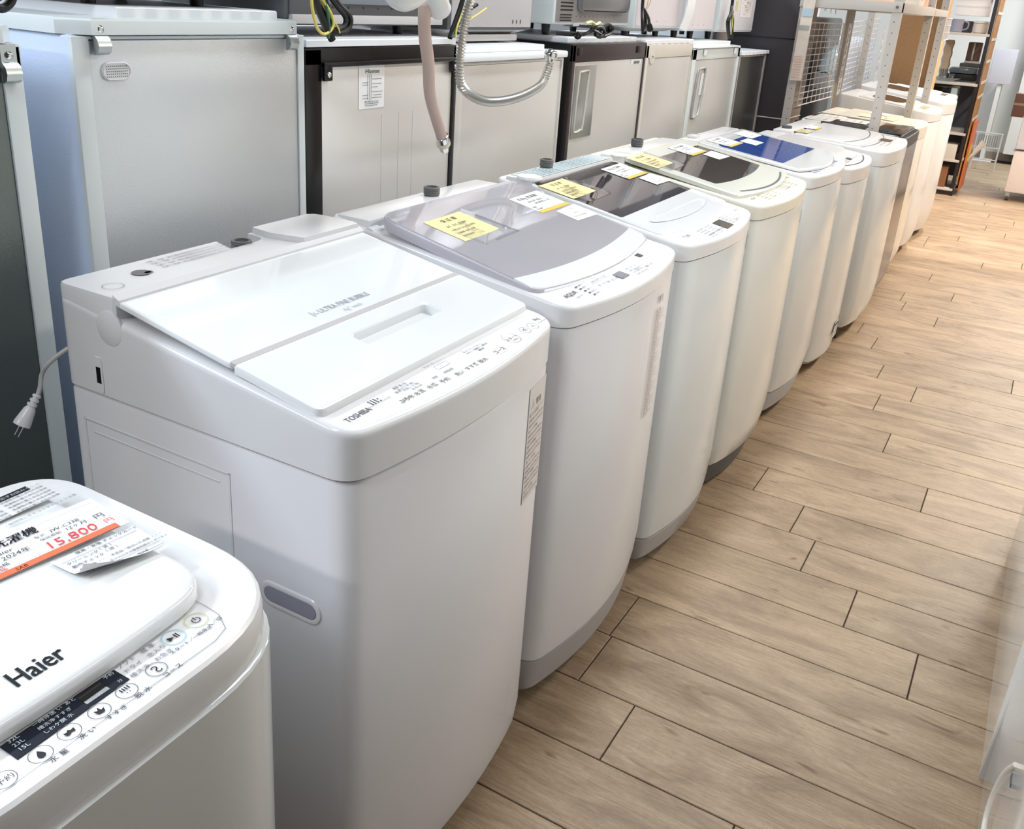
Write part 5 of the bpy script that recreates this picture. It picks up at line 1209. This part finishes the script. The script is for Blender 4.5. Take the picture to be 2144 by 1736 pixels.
def pot(name, label, cat, loc, prof, m, handle=None, n=24, group='kitchenware on the far rack', lid=None):
    t = empty(name, label, cat, loc, 0, group); MB().lathe((0, 0, 0), (0, 0, 1), prof, n).build('body', m, t)
    if handle: MB().tube(handle, .006, 7, 4).build('handle', m, t)
    if lid: MB().lathe((0, 0, lid[0]), (0, 0, 1), lid[1], n).build('lid', lid[2], t)
    return t
pot('mug', 'large grey blue mug on the upper board of the far rack', 'mug', (-.845, 8.78, 1.30), [(.045, 0), (.05, .004), (.052, .10), (.047, .10), (.045, .008)], mat('mug_grey', (.62, .62, .69), .3), [(.05, 0, .085), (.085, 0, .075), (.085, 0, .035), (.05, 0, .018)])
pot('mug', 'dark grey mug behind the large grey blue one', 'mug', (-.775, 8.90, 1.30), [(.04, 0), (.045, .004), (.045, .09), (.04, .09), (.04, .008)], mat('mug_dark', (.40, .40, .42), .3), [(.044, 0, .08), (.075, 0, .07), (.07, 0, .03), (.044, 0, .018)])
pot('canister', 'white squat canister with lid right of the mugs', 'container', (-.665, 8.80, 1.30), [(.045, 0), (.055, .01), (.058, .07), (.05, .08)], mat('canister_cream', (.88, .84, .80), .4), lid=(.08, [(.062, 0), (.062, .012), (.03, .016)], WHITE))
pot('glass_dish', 'shallow glass dish at the front of the middle board', 'dish', (-.83, 8.78, .915), [(.05, 0), (.11, .025), (.112, .03), (.104, .026), (.05, .006)], DISHG)
pot('drinking_glass', 'clear tumbler standing in the shallow glass dish', 'glass', (-.86, 8.78, .929), [(.028, 0), (.036, .08), (.033, .08), (.026, .005)], DISHG)
pot('drinking_glass', 'small clear glass behind the tumbler', 'glass', (-.80, 8.86, .925), [(.022, 0), (.030, .05), (.027, .05), (.02, .005)], DISHG)
t = empty('griddle', 'dark electric griddle with glass lid on the middle board', 'griddle', (-.72, 9.0, .915), 0, 'kitchenware on the far rack'); MB().box(-.12, .11, -.13, .13, .01, .06, .01).build('body', BLACK, t); MB().box(-.115, .105, -.12, .12, .062, .11, .02).build('glass_lid', mat('griddle_grey', (.36, .40, .43), .12), t)
t = empty('coffee_maker', 'brown coffee maker with white base above the griddle', 'coffee maker', (-.69, 9.04, 1.029), 0, 'kitchenware on the far rack')
MB().box(-.08, .08, -.08, .08, 0, .03, .005).build('base', DGREY, t); MB().box(-.055, .06, -.06, .06, .032, .05, .004).build('plate', WHITE, t); MB().box(-.05, .055, -.05, .05, .05, .20, .01).build('tank', mat('tank_brown', (.42, .33, .30), .3), t); MB().tube([(.0, -.055, .06), (.0, -.075, .10), (.0, -.075, .16), (.0, -.055, .19)], .007, 6, 3).build('handle', WHITE, t)
t = empty('white_box', 'bright white box on the top part of the far rack', 'box', (-.745, 8.85, 1.43), 0, None); MB().box(-.13, .115, -.1, .1, 0, .14, .004).build('carton', mat('bright_white', (.97, .97, .97), .6), t); MB().box(-.13, .115, -.101, -.1, .06, .075).build('printed_band', PAPERG, t)
t = empty('folded_cloth', 'beige folded cloth standing beside the coffee maker', 'cloth', (-.885, 8.98, .915), 0, None)
rows = []
for i in range(13): z = .02+.30*i/12; a = .004*math.sin(i*1.9); rows.append([Vector((x+a, y+a*.6, z)) for x, y in ((-.03, -.04), (.03, -.045), (.035, .03), (-.025, .04))])
MB().loft(rows).build('cloth', mat('beige_cloth', (.78, .69, .58), .9), t)
t = empty('oven', 'dark glass fronted toaster oven just under the kitchenware board', 'oven', (-.83, 8.86, .52)); MB().box(-.14, .06, -.14, .14, .0, .36, .008).build('cabinet', BLACK, t); MB().box(-.10, .062, -.145, -.139, .30, .35, .002).build('glass_door', BLKG, t); MB().box(.058, .11, -.14, .12, .02, .35, .01).build('side_panel', mat('pale_glass', (.72, .80, .82), .2), t)
for k, (x, y, z, c, lb) in enumerate(((-.72, 8.80, .30, (.86, .84, .80), 'flat pale box on the board below the toaster oven'), (-.75, 8.82, .06, (.55, .38, .25), 'brown carton on the lowest board of the far rack'))):
    t = empty('carton', lb, 'box', (x, y, z), 0, None); MB().box(-.13, .10, -.1, .1, 0, .12 if k == 0 else .17, .003).build('body', mat('cart%d' % k, c, .7), t); MB().box(-.13, .10, -.02, .02, .119 if k == 0 else .169, .1215 if k == 0 else .1715).build('tape', mat('tape', (.80, .70, .55), .4), t)
t = empty('orange_panel', 'orange printed panel leaning on the side of the far rack', 'sign', (-.535, 8.92, 0)); MB().box(-.008, .004, -.20, .20, .05, .62, .001).build('board', mat('orange_panel', (.80, .42, .22), .5), t); MB().box(.004, .006, -.15, .12, .28, .42).build('print_patch', mat('yellow_patch', (.88, .72, .30), .6), t)
MB().loft([[Vector((.005, -.12, .30)), Vector((.005, .06, .26)), Vector((.007, .06, .26)), Vector((.007, -.12, .30))], [Vector((.075, -.04, .47)), Vector((.105, .08, .42)), Vector((.107, .08, .42)), Vector((.077, -.04, .47))]]).build('leaflet', PAPER, t)

# ================================================================== far fridge on casters, heater, wall box
t = empty('refrigerator', 'white refrigerator on casters at the far right', 'refrigerator', (.10, 9.1, 0))
MB().box(-.30, .35, -.25, .35, .075, .42, .012).build('lower_drawer', mat('warm_white_door', (.93, .89, .87), .3), t)
MB().box(-.30, .35, -.25, .35, .428, 1.75, .012).build('cabinet', mat('cool_door', (.86, .88, .91), .3), t)
MB().box(-.305, .35, -.256, -.248, .421, .428, .001).build('door_gap', MINK, t)
for x in (-.27, .30):
    w = MB(); w.cyl((x-.012, -.2, .028), (1, 0, 0), .028, .024, n=18); o = w.build('caster', DGREY, t); MB().box(x-.018, x+.018, -.225, -.175, .03, .078, .004).build('caster_fork', ZINC, o)
MB().cyl((-.30, -.253, .425), (-1, 0, 0), .009, .012).build('hinge', ZINC, t)
t = empty('carton', 'brown red carton hanging high beside the far white refrigerator', 'box', (-.27, 9.7, .62)); MB().box(-.05, .09, -.05, .1, 0, .20, .003).build('body', mat('red_brown', (.60, .42, .35), .6), t); MB().box(-.05, .09, -.051, -.05, .10, .12).build('tape', mat('tape', (.80, .70, .55), .4), t)
t = empty('wire_basket_stand', 'low white wire grille stand against the back wall', 'stand', (-.50, 10.6, 0))
for x in (-.10, .12): MB().cyl((x, 0, 0), (0, 0, 1), .008, .36, n=10).build('leg', WIREW, t)
for z in (.10, .22, .36): MB().box(-.14, .13, -.005, .005, z, z+.012, .002).build('rail', WIREW, t)
for i in range(11): MB().box(-.12+i*.02, -.112+i*.02, -.006, .006, .235, .345).build('bar', mat('grille_grey', (.55, .54, .53), .5), t)
t = empty('wall_box', 'white control box on the back wall beside the slatted rack', 'wall box', (-.55, 11.3, 0)); MB().box(-.12, .10, 0, .29, .0, .01, .001).build('bracket', WHITE, t); MB().box(-.12, .10, .0, .06, .80, 1.15, .01).build('housing', mat('box_lilac', (.80, .80, .84), .5), t); MB().box(-.02, .02, .02, .30, .0, .80).build('conduit', WALLW, t)
for k, (xx, yy, hh, m, lb) in enumerate(((-1.72, 7.0, 1.35, FBLK, 'black appliance standing behind the first mesh panel'), (-1.72, 8.40, 1.20, FBLUE, 'pale blue grey appliance standing behind the second mesh panel'), (-1.72, 6.0, 1.08, mat('mid_grey_enamel', (.50, .49, .49), .4), 'grey appliance behind the mesh panel next to the pillar'))):
    t = empty('refrigerator', lb, 'refrigerator', (xx, yy, 0), 0, 'appliances behind the mesh panels'); MB().box(-.25, .25, -(.43, .60, .42)[k], (.43, .60, .42)[k], .03, hh, .02).build('cabinet', m, t)
    MB().box(-.24, .252, -.40, .40, hh*.62, hh*.62+.006, .001).build('door_gap', BLACK, t)
    MB().box(.25, .27, -.02, .02, hh*.66, hh*.9, .006).build('handle', LGREY, t)
t = empty('white_counter_backdrop', 'white counter top thickened to stand for the bright background behind the mesh panels', 'counter', (-2.9, 9.3, 0)); MB().box(-.5, .80, -2.2, 1.3, 1.20, 1.335, .004).build('top', mat('bright_white', (.97, .97, .97), .6), t)  # slab raised and thickened to stand in for bright background
for x in (-.45, .68):
    for y in (-2.1, 1.2): MB().box(x, x+.04, y, y+.04, 0, 1.20).build('leg', LGREY, t)
t = empty('spray_bottle', 'pale blue white bottle shape behind the first mesh panel', 'bottle', (-1.40, 6.75, 1.0)); MB().box(-.05, .05, -.05, .05, -.10, 0, .004).build('base', LGREY, t); MB().lathe((0, 0, 0), (.2, .3, 1), [(.05, 0), (.06, .02), (.055, .12), (.02, .16), (.018, .19)], 16).build('body', mat('bottle_blue', (.80, .87, .90), .3), t)
t = empty('red_rail', 'red and white price rail above the dark appliances', 'price rail', (-2.02, 7.6, 0)); MB().box(-.01, .01, -1.0, .5, 1.385, 1.40).build('rail', mat('red_rail', (.85, .35, .30), .5), t); MB().box(-.012, .008, -1.0, .5, 1.40, 1.44).build('ticket_strip', PAPER, t); MB().box(-.02, .02, -.02, .02, 0, 1.385).build('post', DGREY, t)
t = empty('feathery_plant', 'dark feathery artificial plant on the white counter', 'plant', (-2.25, 9.9, 1.335)); random.seed(11)
lf = MB()
for k in range(9):
    a = random.uniform(-1.2, 1.2); r1 = random.uniform(.12, .30); p0 = Vector((0, 0, .22)); p1 = Vector((.1*math.sin(k), r1*math.sin(a), .22+.10)); p2 = Vector((.12*math.sin(k), r1*1.6*math.sin(a), .02+.05*math.cos(a)))
    lf.tube([p0, p1, p2], lambda s: .002+.007*math.sin(s*math.pi), 5, 4)
lf.build('leaf', mat('leaf_dark', (.25, .28, .31), .6), t); MB().lathe((0, 0, 0), (0, 0, 1), [(.05, 0), (.06, .12), (.02, .16), (.012, .24)], 14).build('pot', WHITE, t)

# ================================================================== near right: glossy white appliances
GLW = mat('high_gloss_white', (.97, .965, .94), .08, coat=.2, spec=.5)
t = empty('refrigerator', 'glossy white refrigerator with bent far edge on the right of the aisle', 'refrigerator', (.185, 2.2, 0))
pl_ = [(-.003, -.475), (-.003, .455), (.024, .67), (.62, .67), (.62, -.475)]
MB().loft([ringz(pl_, .0), ringz(pl_, 1.75)]).build('door_front', GLW, t)
MB().loft([[Vector((-.006, -.495, 0)), Vector((.028, -.495, 0)), Vector((.028, -.475, 0)), Vector((-.006, -.475, 0))], [Vector((.012, -.495, .30)), Vector((.060, -.495, .30)), Vector((.060, -.475, .30)), Vector((.012, -.475, .30))], [Vector((.06, -.495, 1.2)), Vector((.10, -.495, 1.2)), Vector((.10, -.475, 1.2)), Vector((.06, -.475, 1.2))]]).build('edge_gasket', mat('gasket_grey', (.80, .79, .79), .5), t)
t = empty('refrigerator', 'nearest white refrigerator at the lower right corner with curved drawer handle', 'refrigerator', (.19, 1.40, 0))
MB().box(-.003, .60, -.60, .295, .0, 1.75, .006).build('door_front', GLW, t)
MB().box(-.0045, .0, -.040, -.014, .282, .291, .001).build('handle_slot', DGREY, t)
MB().tube([(-.003, -.015, .308), (-.010, .006, .270), (-.013, .020, .225), (-.014, .022, .19), (-.014, .01, .16), (-.012, -.03, .145), (-.003, -.06, .14)], .0042, 10, 5).build('drawer_handle', mat('handle_beige', (.86, .83, .78), .25), t)
